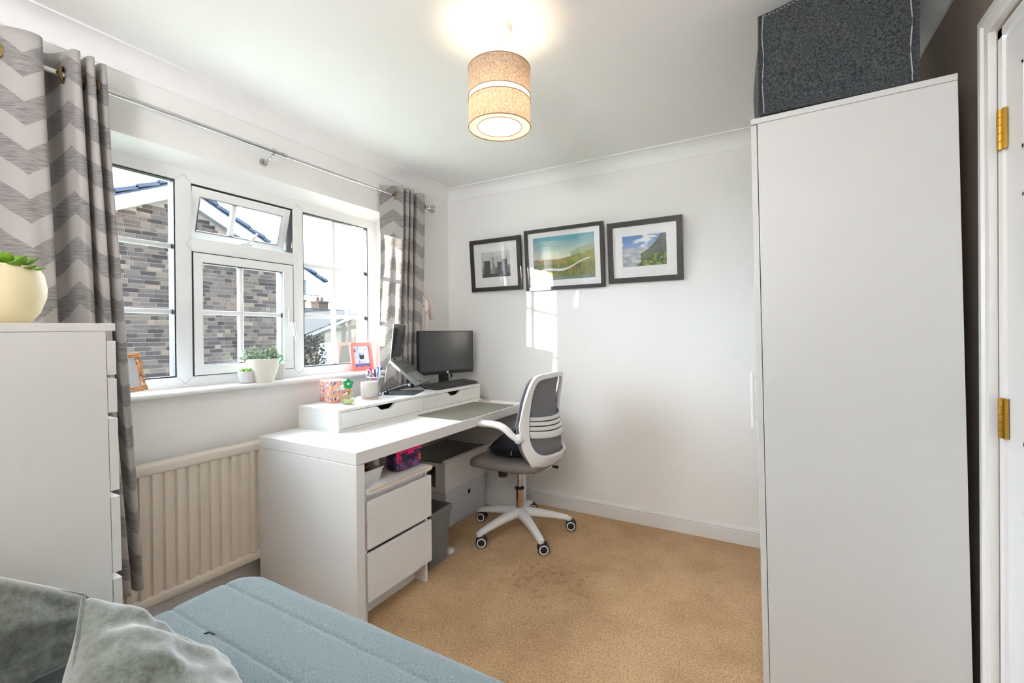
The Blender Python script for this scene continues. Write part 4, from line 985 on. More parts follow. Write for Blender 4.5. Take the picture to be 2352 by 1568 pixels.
for k, (lb, col, dx, dy, hh) in enumerate(pens):
    a = pcx + Vector((-dx * .4, -dy * .3, Z1 + .008)); b = pcx + Vector((dx * 1.05, dy * 1.05, Z1 + .115 + hh * .72))
    e = thing('pen', lb, 'pen', tuple(a), group='pens in the pen pot'); r_ = .0052 if k in (1, 2, 4) else .0038
    c1 = a.lerp(b, .70)
    mp_ = mat('pen_%d' % k, col, .35)
    part('barrel', MB().tube([a, a.lerp(b, .06), c1], [.0012, r_ * .9, r_ * .9], 10), mp_, e)
    part('cap', MB().tube([c1, b, b + (b - a).normalized() * .002], [r_ * 1.15, r_ * 1.1, r_ * .6], 10), mp_ if k != 5 else M['softblack'], e)
sc_ = thing('scissors', 'scissors with white ring handles at the left of the pen pot', 'scissors', tuple(pcx + Vector((-.02, -.03, Z1))))
for s_ in (-1, 1):
    c0 = pcx + Vector((-.005 + s_ * .006, -.030 + s_ * .016, Z1 + .135))
    part('handle', MB().tube([c0 + Vector((.004 * math.cos(a), .012 * math.cos(a), .022 * math.sin(a))) for a in [2 * math.pi * k / 20 for k in range(21)]], .003, 6), 'mount', sc_)
part('blades', MB().box(-.001, .001, -.005, .005, -.10, .0).xf(Matrix.Translation(pcx + Vector((-.004, -.028, Z1 + .118)))), 'chrome', sc_)
# desk pad, glass coaster, cable
pd = thing('desk_pad', 'large dark olive desk pad lying on the desk before the shelf unit', 'desk pad', (.59, -.58, DT))
def rrect(x0, x1, y0, y1, r, n=6):
    o = []
    for (cx, cy, a0) in ((x1 - r, y1 - r, 0), (x0 + r, y1 - r, 90), (x0 + r, y0 + r, 180), (x1 - r, y0 + r, 270)):
        for k in range(n + 1): a = R(a0 + 90 * k / n); o.append((cx + r * math.cos(a), cy + r * math.sin(a)))
    return o
part('mat', MB().prism(rrect(.428, .752, -.872, -.280, .02), 'z', DT + .0002, DT + .0024), 'pad', pd)
gc = thing('glass_coaster', 'small round patterned coaster near the far end of the desk', 'coaster', (.50, -.21, DT))
part('disc', MB().lathe([(0, DT), (.046, DT), (.047, DT + .002), (.045, DT + .005), (0, DT + .005)], (.470, -.215, 0), 36), mat('coaster_brown', (.55, .42, .33), .4, var=.5, vscale=70), gc)
cbm = MB().tube(catmull([(.20, -.155, .735), (.30, -.135, .738), (.38, -.14, .745), (.44, -.165, .736)], 8), .004, 8)
tag(part('cable', cbm, 'grey_pl', None), 'short grey cable behind the far end of the shelf unit', 'cable')

# ------------------------------------------------------------------ window sill things
ZS = .9702
def pot(root, c, prof, m_, soil=None):
    mb = MB(); mb.cap = False; mb.lathe(prof, c, 40); part('pot', mb, m_, root)
    if soil: part('soil', MB().lathe([(0, soil[1]), (soil[0], soil[1]), (soil[0], soil[1] - .003), (0, soil[1] - .003)], c, 28), 'soil', root)
def rosette(root, c, n, L_, wdt, m_, tiers=((10, .6), (35, .85), (62, .7)), thick=.35, name='leaf'):
    for ti, (el, sc) in enumerate(tiers):
        cnt = max(3, int(n * (1 - ti * .22)))
        for k in range(cnt):
            a = 2 * math.pi * (k + ti * .5) / cnt + random.uniform(-.1, .1); e = R(el + random.uniform(-5, 5)); Lq = L_ * sc
            d = Vector((math.cos(a) * math.cos(e), math.sin(a) * math.cos(e), math.sin(e))); s = d.cross(up).normalized(); nn = s.cross(d).normalized()
            def fn(uu, vv):
                t = vv; wr_ = wdt * sc * (math.sin(min(1, t * 1.02) * math.pi) ** .6 if 0 < t < 1 else 0) * (.55 + .45 * t)
                ang = 2 * math.pi * uu
                return Vector(c) + d * (Lq * t) + nn * (Lq * .18 * (t ** 2)) + s * (wr_ * math.cos(ang)) + nn * (wr_ * thick * math.sin(ang))
            part(name, MB().grid(fn, 10, 9, cu=True), m_, root, sharp=180)
p1 = thing('succulent_pot', 'small grey pot with bright green succulents on the sill beside the larger cream pot', 'plant', (-.030, -1.575, ZS))
c1 = Vector((-.030, -1.575, 0))
pot(p1, c1, [(0, ZS), (.026, ZS), (.033, ZS + .006), (.037, ZS + .025), (.038, ZS + .055), (.036, ZS + .058), (.034, ZS + .052), (0, ZS + .050)], 'greypot', (.034, ZS + .052))
for (dx, dy, s_) in ((-.004, -.014, .95), (.006, .015, 1.1)): rosette(p1, c1 + Vector((dx, dy, ZS + .052)), 8, .030 * s_, .0085, 'leaf_bright')
p2 = thing('bushy_plant', 'bushy grey-green sprig plant in a tapered cream pot on the window sill', 'plant', (-.020, -1.497, ZS))
c2 = Vector((-.020, -1.497, 0))
pot(p2, c2, [(0, ZS), (.047, ZS), (.051, ZS + .010), (.062, ZS + .040), (.070, ZS + .075), (.074, ZS + .108), (.076, ZS + .114), (.073, ZS + .115), (.070, ZS + .104), (0, ZS + .100)], 'crpot', (.070, ZS + .103))
sprig = []
for _ in range(64):
    a = random.uniform(0, 2 * math.pi); e = random.uniform(.15, 1.5); rr = random.uniform(.055, .098)
    base = c2 + Vector((.03 * math.cos(a), .03 * math.sin(a), ZS + .10)); tip = base + Vector((math.cos(a) * math.cos(e) * rr * .75, math.sin(a) * math.cos(e) * rr * .95, math.sin(e) * rr * .85))
    if tip.x < -.093: tip.x = -.093 + random.uniform(0, .02)
    mb = MB().tube([base, base.lerp(tip, .5) + Vector((0, 0, .006)), tip], [.0013, .0011, .0007], 4)
    for k in range(20):
        t = .3 + .7 * k / 19; pt = base.lerp(tip, t) + Vector((0, 0, .006 * math.sin(t * math.pi))); d = Vector((random.gauss(0, 1), random.gauss(0, 1), random.gauss(.5, .7))).normalized() * .014
        if (pt + d).x < -.098: d.x = abs(d.x)
        s = d.cross(Vector((random.gauss(0, 1), random.gauss(0, 1), random.gauss(0, 1)))).normalized() * .0022; mb.add([pt - s * .4, pt + d * .5 - s, pt + d, pt + d * .5 + s], [(0, 1, 2, 3)])
    part('sprig', mb, 'leaf_grey', p2, sharp=180, norm=False)
p3 = thing('spiky_plant', 'white pot with vivid green strap leaves tucked behind the large cream pot', 'plant', (-.063, -1.392, ZS))
c3 = Vector((-.060, -1.388, 0))
pot(p3, c3, [(0, ZS), (.024, ZS), (.028, ZS + .006), (.032, ZS + .080), (.030, ZS + .082), (.028, ZS + .076), (0, ZS + .074)], 'greypot', (.028, ZS + .077))
for (a, L_, e) in ((1.25, .055, .30), (1.7, .070, 1.0), (3.6, .05, .9), (4.6, .06, .8), (5.6, .05, .7), (.4, .05, .8)):
    d = Vector((math.cos(a) * math.cos(e), math.sin(a) * math.cos(e), math.sin(e))); s = d.cross(up).normalized()
    def fn(uu, vv): return c3 + Vector((0, 0, ZS + .077)) + d * (L_ * vv) + up * (.012 * math.sin(vv * math.pi)) + s * ((uu - .5) * .011 * math.sin(math.pi * min(1, .15 + vv * .85)))
    o = part('leaf', MB().grid(fn, 3, 8), 'leaf_vivid', p3, sharp=180); sm = o.modifiers.new('s', 'SOLIDIFY'); sm.thickness = .001
# coral photo frame
pk = thing('photo_frame', 'coral pink rounded photo frame with a faded photo, leaning at the right of the sill', 'photo frame', (-.055, -.818, ZS))
Pm = Matrix.Translation((-.052, -.818, ZS)) @ Matrix.Rotation(R(-8), 4, 'Y')
ou = rrect(-.087, .087, 0, .183, .016); inn = rrect(-.063, .063, .026, .160, .004)
mb = MB(); n = len(ou); vs = [(0, a, b) for a, b in ou] + [(0, a, b) for a, b in inn] + [(-.012, a, b) for a, b in ou] + [(-.012, a, b) for a, b in inn]
fs = []
for k in range(n):
    j = (k + 1) % n; fs += [(k, j, n + j, n + k), (2 * n + k, 3 * n + k, 3 * n + j, 2 * n + j), (k, 2 * n + k, 2 * n + j, j), (n + k, n + j, 3 * n + j, 3 * n + k)]
mb.add(vs, fs).xf(Pm); part('frame', mb, 'pinkframe', pk, sharp=40)
def oldphoto(u, v):
    c = mixc((.62, .66, .74), (.52, .58, .70), v)
    if v < .16: c = mixc((.10, .07, .30), (.30, .25, .50), .5 + fbm(u * 9, v * 12))
    if u < .30 and v > .70: c = mixc(c, (.12, .12, .36), max(0, fbm(u * 9, v * 9, 2) * 2 + .4))
    if .30 < u < .66 and .2 < v < .80: c = mixc(c, (.28, .26, .62), max(0, fbm(u * 8, v * 6, 5) * 2.4))
    if u > .6 and v > .74: c = mixc(c, (.35, .36, .55), max(0, fbm(u * 9, v * 9, 9) * 2))
    return c
o = print_obj('photo', raster(oldphoto, 50, 60, .128, .136), pk, Vector((0, 0, 0))); o.matrix_local = Matrix.Translation(-pk.location) @ Pm @ Matrix.Translation((-.006, 0, .093)) @ Matrix.Rotation(R(90), 4, 'Z')
part('back', MB().box(-.016, -.009, -.070, .070, .02, .166, .002, 1).xf(Pm), 'softblack', pk)
part('prop', MB().box(-.004, 0, -.015, .015, 0, .10).xf(Matrix.Translation((-.087, -.818, ZS)) @ Matrix.Rotation(R(14), 4, 'Y')), 'softblack', pk)
# twig frame
tw = thing('twig_photo_frame', 'orange-brown twig picture frame leaning at the left end of the sill', 'photo frame', (-.03, -2.04, ZS))
TMt = Matrix.Translation((.020, -2.092, ZS + .012)) @ Matrix.Rotation(R(-16), 4, 'Z') @ Matrix.Rotation(R(7), 4, 'X') @ Matrix.Rotation(R(-30), 4, 'Y')
hw, hh = .085, .165
def twig(a, b, r_):
    q = [Vector(a).lerp(Vector(b), k / 8) + Vector((random.uniform(-.001, .001), random.uniform(-.0015, .0015), random.uniform(-.0015, .0015))) for k in range(9)]
    return MB().tube(q, [r_ * random.uniform(.8, 1.15) for _ in q], 7).xf(TMt)
for k in range(3):
    o_ = k * .0065
    for a, b in (((0, -hw + o_, 0), (0, -hw + o_ + .001, hh)), ((0, hw - o_, -.002), (0, hw - o_, hh + .002)), ((.001, -hw - .003, o_), (.001, hw + .003, o_ + .001)), ((.001, -hw, hh - o_), (.001, hw, hh - o_))):
        part('twig', twig(a, b, .0036), 'twig', tw)
part('card', MB().box(-.003, -.001, -hw + .015, hw - .015, .015, hh - .015).xf(TMt), mat('grey_card', (.50, .49, .48), .8), tw, smooth=False)
part('prop', MB().box(-.002, 0, -.02, .02, 0, .10).xf(Matrix.Translation((-.082, -2.06, ZS)) @ Matrix.Rotation(R(18), 4, 'Y')), 'softblack', tw)

# ------------------------------------------------------------------ pot on the chest
bp_ = thing('cream_plant_pot', 'large round cream pot with glossy green succulent on the chest of drawers', 'plant', (.455, -2.500, gz))
cB = Vector((.455, -2.500, 0)); zb = gz + .002
pot(bp_, cB, [(0, zb), (.058, zb), (.066, zb + .006), (.086, zb + .035), (.0985, zb + .075), (.100, zb + .100), (.094, zb + .135), (.083, zb + .155), (.078, zb + .156), (.076, zb + .150), (.080, zb + .135), (0, zb + .130)], 'yelpot', (.078, zb + .140))
rosette(bp_, cB + Vector((.028, .02, zb + .140)), 11, .078, .020, 'leaf', ((4, .95), (24, .92), (50, .7), (75, .45)), .22)
rosette(bp_, cB + Vector((-.045, .02, zb + .140)), 8, .06, .016, 'leaf', ((8, .9), (38, .8), (68, .6)), .22)
rosette(bp_, cB + Vector((0, -.045, zb + .140)), 8, .06, .016, 'leaf', ((8, .9), (38, .8), (68, .6)), .22)

# ------------------------------------------------------------------ on the drawer cabinet shelf
ZC = .5636
pcx_ = thing('pencil_case', 'dark patterned pencil case with magenta flap on the drawer cabinet under the desk', 'pencil case', (.70, -1.24, ZC))
Pc = Matrix.Translation((.668, -1.232, ZC)) @ Matrix.Rotation(R(88), 4, 'Z')   # x along its length
def pc_fn(uu, vv):
    a = 2 * math.pi * uu; c_, s_ = math.cos(a), math.sin(a); L2 = .085; pw = .35
    t = vv * 2 - 1; sh = (1 - abs(t) ** 8) ** .5 if abs(t) < 1 else 0
    yy = .044 * math.copysign(abs(c_) ** pw, c_) * (.80 + .2 * sh); zz = .046 * math.copysign(abs(s_) ** pw, s_) * (.86 + .14 * sh)
    if zz > 0: yy *= .86
    return Vector((L2 * t, yy * (.6 + .4 * sh), .047 + zz * (.75 + .25 * sh)))
mb = MB().grid(pc_fn, 36, 22, cu=True); mb.ball((0, 0, .047), .001); mb.add([pc_fn(k / 36, 0) for k in range(36)], [tuple(range(36))]); mb.add([pc_fn(k / 36, 1) for k in range(36)], [tuple(range(36))])
part('body', mb.xf(Pc), 'dotted', pcx_, sharp=60)
part('flap', MB().box(-.083, .080, -.040, .036, .0900, .0975, .003, 1).box(-.020, .022, -.047, -.036, .072, .0970, .002, 1).box(-.083, .078, -.0435, -.036, .084, .096, .002, 1).xf(Pc), 'magenta', pcx_)
tas = MB()
for k in range(5): tas.tube([Vector((-.082 + k * .004, -.036, .093)), Vector((-.089 + k * .005, -.047, .075)), Vector((-.088 + k * .007, -.049, .045))], .0026, 6, flat=.6)
part('tassel', tas.xf(Pc), 'magenta', pcx_)
part('zip', MB().box(-.08, .08, -.0375, -.0355, .086, .090).xf(Pc), 'magenta', pcx_)
part('label_tag', MB().prism([(.058, .028), (.068, .032), (.070, .056), (.056, .060)], 'y', -.0455, -.0425).xf(Pc), 'orange', pcx_)
tr_ = thing('storage_tray', 'small white tapered tray at the left on the drawer cabinet under the desk', 'tray', (.64, -1.46, ZC))
def taper_box(x0, x1, y0, y1, z0, z1, dt, th=.003):
    def rg(q, z): return [(x0 - q, y0 - q, z), (x1 + q, y0 - q, z), (x1 + q, y1 + q, z), (x0 - q, y1 + q, z)]
    r = [rg(-.0, z0), rg(dt, z1), rg(dt - th, z1), rg(-th, z0 + th)]
    vs = sum(r, []); fs = [(i * 4 + k, i * 4 + (k + 1) % 4, (i + 1) * 4 + (k + 1) % 4, (i + 1) * 4 + k) for i in range(3) for k in range(4)] + [(0, 3, 2, 1), (12, 13, 14, 15)]
    return MB().add(vs, fs)
part('tray', taper_box(.54, .700, -1.520, -1.420, ZC, ZC + .058, .012), 'white_pl', tr_, sharp=20)
part('rim', MB().box(.712, .716, -1.534, -1.406, ZC + .054, ZC + .060, .001, 1), 'white_pl', tr_)
bd = thing('bead_bracelet', 'brown beads heaped with a glass stopper in the small white tray', 'beads', (.63, -1.47, ZC + .02))
bm_ = MB()
for _ in range(46):
    bm_.ball((.63 + random.uniform(-.055, .055), -1.47 + random.uniform(-.035, .035), ZC + .030 + random.uniform(0, .040)), .009, n=8, k=5)
tag(part('beads', bm_, 'redwood', bd), kind='stuff')
part('stopper', MB().ball((.672, -1.455, ZC + .083), .016, n=16, k=10), 'clear', bd)
wb = thing('white_bottle', 'slim white bottle standing between the small tray and the pencil case', 'bottle', (.60, -1.345, ZC))
part('bottle_body', MB().lathe([(0, ZC), (.017, ZC), (.0185, ZC + .004), (.0185, ZC + .012), (.016, ZC + .014), (.0145, ZC + .09), (.012, ZC + .102), (0, ZC + .104)], (.600, -1.345, 0), 24), 'white_pl', wb)

# ------------------------------------------------------------------ under the desk
bn = thing('waste_bin', 'tapered dark grey plastic waste bin next to the drawer cabinet', 'bin', (.56, -1.0, 0))
mbn = taper_box(.455, .688, -1.075, -.935, .002, .292, .020, .004); part('bin_body', mbn, 'grey_pl', bn, sharp=20)
part('rim', MB().box(.432, .4345, -1.098, -.912, .262, .293).box(.7095, .712, -1.098, -.912, .262, .293).box(.432, .712, -1.098, -1.0955, .262, .293).box(.432, .712, -.9145, -.912, .262, .293), 'grey_pl', bn)
for _x in (bn,): _x.location = bn.location
tr2 = thing('crumpled_paper', 'scrunched scrap of paper inside the grey waste bin', 'paper', (.60, -.99, .10))
part('scrap', MB().ball((.60, -.99, .16), .04, n=9, k=6), 'candle', tr2, smooth=False)
lb = thing('storage_box', 'lower white storage box with a round finger hole on the carpet under the desk', 'storage box', (.30, -.43, 0))
bx = MB(); 
def ringhole():
    y0, y1, z0, z1, cy, cz_, r_ = -.655, -.212, .002, .228, -.405, .160, .016
    n = 32; mb = MB(); outer = []
    for k in range(n):
        a = 2 * math.pi * k / n; dx, dz = math.cos(a), math.sin(a); t = min(((y1 - cy) / dx) if dx > 1e-6 else ((y0 - cy) / dx if dx < -1e-6 else 1e9), ((z1 - cz_) / dz) if dz > 1e-6 else ((z0 - cz_) / dz if dz < -1e-6 else 1e9)); outer.append((cy + dx * t, cz_ + dz * t))
    for (c_) in ((y0, z0), (y1, z0), (y1, z1), (y0, z1)):
        k = min(range(n), key=lambda i: (outer[i][0] - c_[0]) ** 2 + (outer[i][1] - c_[1]) ** 2); outer[k] = c_
    inn_ = [(cy + r_ * math.cos(2 * math.pi * k / n), cz_ + r_ * math.sin(2 * math.pi * k / n)) for k in range(n)]
    for x in (.468, .462):
        pass
    vs = [(.468, a, b) for a, b in outer] + [(.468, a, b) for a, b in inn_] + [(.463, a, b) for a, b in outer] + [(.463, a, b) for a, b in inn_]
    fs = []
    for k in range(n):
        j = (k + 1) % n; fs += [(k, j, n + j, n + k), (2 * n + k, 3 * n + k, 3 * n + j, 2 * n + j), (n + k, n + j, 3 * n + j, 3 * n + k), (k, 2 * n + k, 2 * n + j, j)]
    return mb.add(vs, fs)
part('front_panel', ringhole(), 'boxwhite', lb, sharp=30)
part('hole_shadow', MB().box(.440, .455, -.45, -.36, .12, .20), 'hole_shade', lb)  # dark plate standing in for the shade inside the box
part('box_body', MB().box(.16, .463, -.655, -.650, .002, .228).box(.16, .463, -.217, -.212, .002, .228).box(.16, .165, -.65, -.217, .002, .228).box(.16, .463, -.65, -.217, .002, .006), 'boxwhite', lb)
part('rim', MB().box(.463, .473, -.662, -.206, .222, .231, .002, 1).box(.155, .470, -.662, -.654, .222, .231).box(.155, .470, -.214, -.206, .222, .231), 'boxwhite', lb)
ub = thing('glass_topped_cabinet', 'low white cabinet with a dark glass top stacked on the storage box under the desk', 'cabinet', (.32, -.45, .235))
u0, u1, v0, v1 = .150, .485, -.680, -.205
def ringside(a0, a1, b0, b1, c0, c1, d0, d1, y0, y1):
    q = [(a0, c0), (a1, c0), (a1, c1), (a0, c1)]; p = [(b0, d0), (b1, d0), (b1, d1), (b0, d1)]
    vs = [(x, y, z) for y in (y0, y1) for (x, z) in q + p]; fs = []
    for k in range(4):
        j = (k + 1) % 4; fs += [(k, j, 4 + j, 4 + k), (8 + k, 12 + k, 12 + j, 8 + j), (k, 8 + k, 8 + j, j), (4 + k, 4 + j, 12 + j, 12 + k)]
    return MB().add(vs, fs)
part('front_panel', MB().box(u1 - .014, u1, v0, v1, .236, .408, .002, 1), 'foil', ub)
part('back_panel', MB().box(u0, u0 + .012, v0, v1, .236, .408), 'foil', ub)
part('side_frame', ringside(u0 + .012, u1 - .014, u0 + .05, u1 - .075, .2445, .408, .2545, .385, v0, v0 + .014), 'foil', ub); part('side_panel', MB().box(u0, u1 - .014, v1 - .012, v1, .236, .408), 'foil', ub)
part('base_board', MB().box(u0, u1 - .002, v0 + .002, v1, .2325, .244), 'foil2', ub)
part('top_frame', MB().box(u1 - .02, u1 + .008, v0 - .006, v1 + .004, .409, .428, .003, 1).box(u0 - .004, u1, v1 - .014, v1 + .004, .409, .428), 'foil', ub)
part('glass_top', MB().box(u0 - .01, u1 - .020, v0 - .010, v1 - .014, .415, .427, .001, 1), 'glassgrey', ub)
pp_ = thing('plug_adaptor', 'small white plug on the carpet beside the waste bin', 'plug', (.72, -.885, 0))
part('plug_body', MB().box(.640, .690, -.900, -.860, .001, .026, .005, 2), 'white_pl', pp_)

# ------------------------------------------------------------------ office chair
CX, CY = .878, -.461
oc = thing('office_chair', 'white and grey mesh office chair turned to the desk', 'chair', (CX, CY, 0))
base = MB()
base.lathe([(0, .085), (.030, .085), (.036, .10), (.034, .135), (.028, .143), (0, .143)], (CX, CY, 0), 32)
part('hub', base, 'white_pl', oc)
for k in range(5):
    a = R(33 + 72 * k); d = Vector((math.cos(a), math.sin(a), 0)); s = Vector((-d.y, d.x, 0)); cc = Vector((CX, CY, 0))
    def fn(uu, vv):
        t = vv; r_ = .018 + (.306 - .018) * t; z_ = .118 + .010 * math.sin(t * math.pi) * 0 - .050 * t ** 1.4 + .004; w_ = .030 - .012 * t; h_ = .027 - .013 * t
        ang = 2 * math.pi * uu; ca, sa = math.cos(ang), math.sin(ang)
        end = 1 if t < .93 else math.sqrt(max(0, 1 - ((t - .93) / .07) ** 2)) * .98 + .02
        return cc + d * r_ + s * (w_ * math.copysign(abs(ca) ** .6, ca) * end) + up * (z_ + h_ * math.copysign(abs(sa) ** .7, sa) * (end if sa > 0 else 1))
    mb = MB().grid(fn, 18, 26, cu=True); mb.add([fn(q / 18, 1) for q in range(18)], [tuple(range(18))])
    mb.cyl(cc + d * .300 + up * .060, cc + d * .300 + up * .078, .018, .018, 16)
    arm = part('base_arm', mb, 'white_pl', oc, sharp=60)
    cd_ = R((22, 38, 15, 30, 34)[k])     # castor heading
    hd_ = Vector((math.cos(cd_), math.sin(cd_), 0)); ax = Vector((-hd_.y, hd_.x, 0)); cctr = cc + d * .300 + hd_ * .012 + up * .032
    Mc = frame(cctr, hd_, ax, up)
    part('castor_fork', MB().cyl((-.012, 0, .0), (-.012, 0, .040), .009, n=12).box(-.026, .018, -.008, .008, .0, .034, .004, 2).xf(Mc), 'black', oc)
    for s_ in (-1, 1):
        wh = part('castor_wheel', MB().lathe([(0, .006), (.024, .006), (.031, .009), (.032, .014), (.032, .022), (.029, .026), (.012, .027), (0, .027)] if s_ > 0 else [(0, -.006), (.024, -.006), (.031, -.009), (.032, -.014), (.032, -.022), (.029, -.026), (.012, -.027), (0, -.027)], (0, 0, 0), 28, 'y').xf(Mc), 'black', oc)
        part('wheel_ring', MB().lathe([(.0195, s_ * .0262), (.0255, s_ * .0262), (.0255, s_ * .0285), (.0195, s_ * .0285), (.0195, s_ * .0262)], (0, 0, 0), 28, 'y').xf(Mc), 'mount', wh)
part('gas_lift_cover', MB().lathe([(.0, .14), (.024, .14), (.024, .262), (.021, .264), (.018, .258), (0, .258)], (CX, CY, 0), 28), mat('bronzed_chrome', (.62, .50, .42), .16, 1), oc)
part('cover_rim', MB().lathe([(.020, .258), (.029, .260), (.030, .266), (.026, .271), (.018, .268)], (CX, CY, 0), 28), 'softblack', oc)
part('gas_lift', MB().lathe([(0, .20), (.0135, .20), (.0135, .39), (0, .39)], (CX, CY, 0), 24).lathe([(.0135, .308), (.0145, .309), (.0145, .313), (.0135, .314)], (CX, CY, 0), 20), 'chrome', oc)
part('mechanism', MB().box(CX - .11, CX + .14, CY - .075, CY + .075, .385, .425, .012, 2), 'softblack', oc)
part('tension_knob', MB().lathe([(0, .325), (.025, .325), (.028, .332), (.028, .375), (.020, .392), (0, .392)], (CX - .105, CY - .02, 0), 20), 'softblack', oc)
part('lever', MB().tube([(CX + .05, CY + .06, .40), (CX + .08, CY + .16, .395), (CX + .17, CY + .12, .385), (CX + .205, CY + .10, .392)], [.005, .005, .006, .010], 8), 'black', oc)
# seat
def se(a, p): return math.copysign(abs(a) ** p, a)
def seat_fn(uu, vv):
    ang = 2 * math.pi * uu; ph = (vv - .5) * math.pi; ca, sa = math.cos(ang), math.sin(ang); cr0 = se(math.cos(ph), .30)
    x = -.022 + .245 * se(ca, .55) * cr0; y = .238 * se(sa, .55) * cr0
    if x < 0: y *= 1 + .03 * 0
    z = .446 + .034 * se(math.sin(ph), .75)
    rr = min(1, math.hypot(x / .245, y / .24))
    if math.sin(ph) > 0: z += .004 * rr ** 3 - .006 * (1 - rr)
    fr = max(0, (-x - .13) / .13); z -= .026 * fr ** 2
    if x > .12: y *= 1 - .9 * (x - .12)
    return Vector((CX + x, CY + y, z))
part('seat', MB().grid(seat_fn, 72, 28, cu=True), 'seat', oc, sharp=180)
pip = [seat_fn(k / 72, .66) for k in range(73)]
part('seat_piping', MB().tube(pip, .0028, 6, cap=False), 'seat', oc)
# back: curved ring surface
XE = [(.42, .10), (.45, .175), (.50, .165), (.56, .138), (.64, .120), (.72, .130), (.80, .150), (.90, .180), (.97, .197)]
XC = [(.42, .16), (.45, .235), (.50, .270), (.56, .282), (.64, .268), (.72, .248), (.80, .232), (.90, .222), (.97, .218)]
def smooth_tab(tab, x):
    return sum(interp(tab, x + q) * w_ for q, w_ in ((-.03, .15), (-.015, .2), (0, .3), (.015, .2), (.03, .15)))
HW = [(.42, .150), (.46, .190), (.52, .215), (.62, .232), (.72, .235), (.85, .228), (.97, .218)]
def back_pt(s, z, off=0):
    xe, xc = smooth_tab(XE, z), smooth_tab(XC, z); hw_ = smooth_tab(HW, z)
    x = xe + (xc - xe) * (1 - abs(s) ** 2.3)
    return Vector((CX + x + off, CY + s * hw_, z))
def ring_surface(ho, hi, n=96, m_=10, off=0):
    """ho/hi: (zc, halfheight, halfwidth s, power)"""
    mb = MB()
    def se2(cfg, a):
        zc_, hh_, hs, p_ = cfg; return (hs * se(math.cos(a), 2 / p_), zc_ + hh_ * se(math.sin(a), 2 / p_))
    def fn(uu, vv):
        a = 2 * math.pi * uu; o_ = se2(ho, a); i_ = se2(hi, a) if hi else (0, ho[0]); s = i_[0] * (1 - vv) + o_[0] * vv; z = i_[1] * (1 - vv) + o_[1] * vv
        return back_pt(s, z, off)
    return mb.grid(fn, n, m_, cu=True)
OUT = (.690, .280, 1.0, 7.0); IN = (.730, .212, .845, 7.0)
o = part('back_frame', ring_surface(OUT, IN), 'white_pl', oc, sharp=180)
sm = o.modifiers.new('s', 'SOLIDIFY'); sm.thickness = .020; sm.offset = 0
bv = o.modifiers.new('b', 'BEVEL'); bv.width = .006; bv.segments = 3; bv.limit_method = 'ANGLE'; bv.angle_limit = R(50)
o = part('back_pad', ring_surface((.695, .262, .975, 6.5), None, 96, 14, -.030), 'pile', oc, sharp=180)
sm = o.modifiers.new('s', 'SOLIDIFY'); sm.thickness = .012; sm.offset = 0
for (z0, z1) in ((.716, .737), (.690, .710), (.663, .684), (.620, .657)):
    o = part('lumbar_slat', MB().grid(lambda uu, vv: back_pt((uu * 2 - 1) * .80, z0 + (z1 - z0) * vv + .016 * (1 - (uu * 2 - 1) ** 2) * -.6, -.006 - .004), 24, 4), 'white_pl', oc, sharp=180)
    sm = o.modifiers.new('s', 'SOLIDIFY'); sm.thickness = .007; sm.offset = 0
part('back_bracket', MB().box(CX + .08, CX + .20, CY - .05, CY + .05, .402, .432, .012, 3), 'white_pl', oc)
lgm = MB().grid(lambda uu, vv: back_pt(.10 + uu * .10, .480 + vv * .045, .0125), 5, 5); part('logo', lgm, mat('tan_logo', (.50, .42, .30), .5), oc, sharp=180)
for s_ in (-1, 1):
    ys = CY + s_ * .245
    pts = catmull([(CX + .135, ys, .618), (CX + .100, ys + s_ * .012, .640), (CX + .062, ys + s_ * .016, .672), (CX + .02, ys + s_ * .016, .690), (CX - .03, ys + s_ * .014, .694), (CX - .08, ys + s_ * .010, .692), (CX - .115, ys + s_ * .004, .689)], 6)
    part('armrest', MB().tube(pts, [.024 + .004 * min(1, i / 20) for i in range(len(pts) - 1)] + [.020], 16, flat=.66), 'white_pl', oc, sharp=60)
    part('arm_pivot', MB().lathe([(0, -.024), (.022, -.024), (.026, -.016), (.026, .016), (.022, .024), (0, .024)], (CX + .130, ys - s_ * .008, .625), 24, 'y'), 'white_pl', oc)
# handbag on the seat
hb_ = thing('handbag', 'black leather handbag with chrome buckles slumped on the office chair seat', 'handbag', (CX + .04, CY - .06, .485))
Hc = Vector((CX + .000, CY - .060, .481))
def bagfn(uu, vv):
    a = 2 * math.pi * uu; ph = (vv - .5) * math.pi; ca, sa = math.cos(a), math.sin(a)
    x = .150 * se(math.cos(ph), .75) * se(ca, .8); y = .125 * se(math.cos(ph), .75) * se(sa, .8); z = .060 * se(math.sin(ph), .75) + .062
    if z < .003: z = .003
    z *= .42 + 1.55 * max(0, min(1, (x + .15) / .30)) ** .9
    z += (.016 * nz1(x * 22, y * 22, 1) + .008 * abs(nz1(x * 45, y * 18, 4))) * (1 if z > .02 else 0); y += .006 * nz1(z * 40, x * 30, 2)
    return Hc + Vector((x * .95, y, z))
part('bag_body', MB().grid(bagfn, 40, 26, cu=True), 'bag', hb_, sharp=180)
part('strap', MB().tube(catmull([Hc + Vector(q) for q in ((-.10, -.095, .035), (-.01, -.11, .105), (.06, -.10, .175), (.10, -.03, .235), (.095, .05, .20), (.07, .095, .12))], 7), .009, 8, flat=.35), 'bag', hb_)
part('buckle', MB().tube([Hc + Vector((-.128, -.075 + q[0], .030 + q[1])) for q in ((0, 0), (.028, 0), (.028, .022), (0, .022), (0, 0))], .0028, 6).tube([Hc + Vector((-.130, -.061, .028)), Hc + Vector((-.128, -.061, .054))], .002, 6), 'chrome', hb_)
part('stud', MB().tube([Hc + Vector((.045, -.122, .030)), Hc + Vector((.050, -.122, .055))], .0035, 6), 'chrome', hb_)

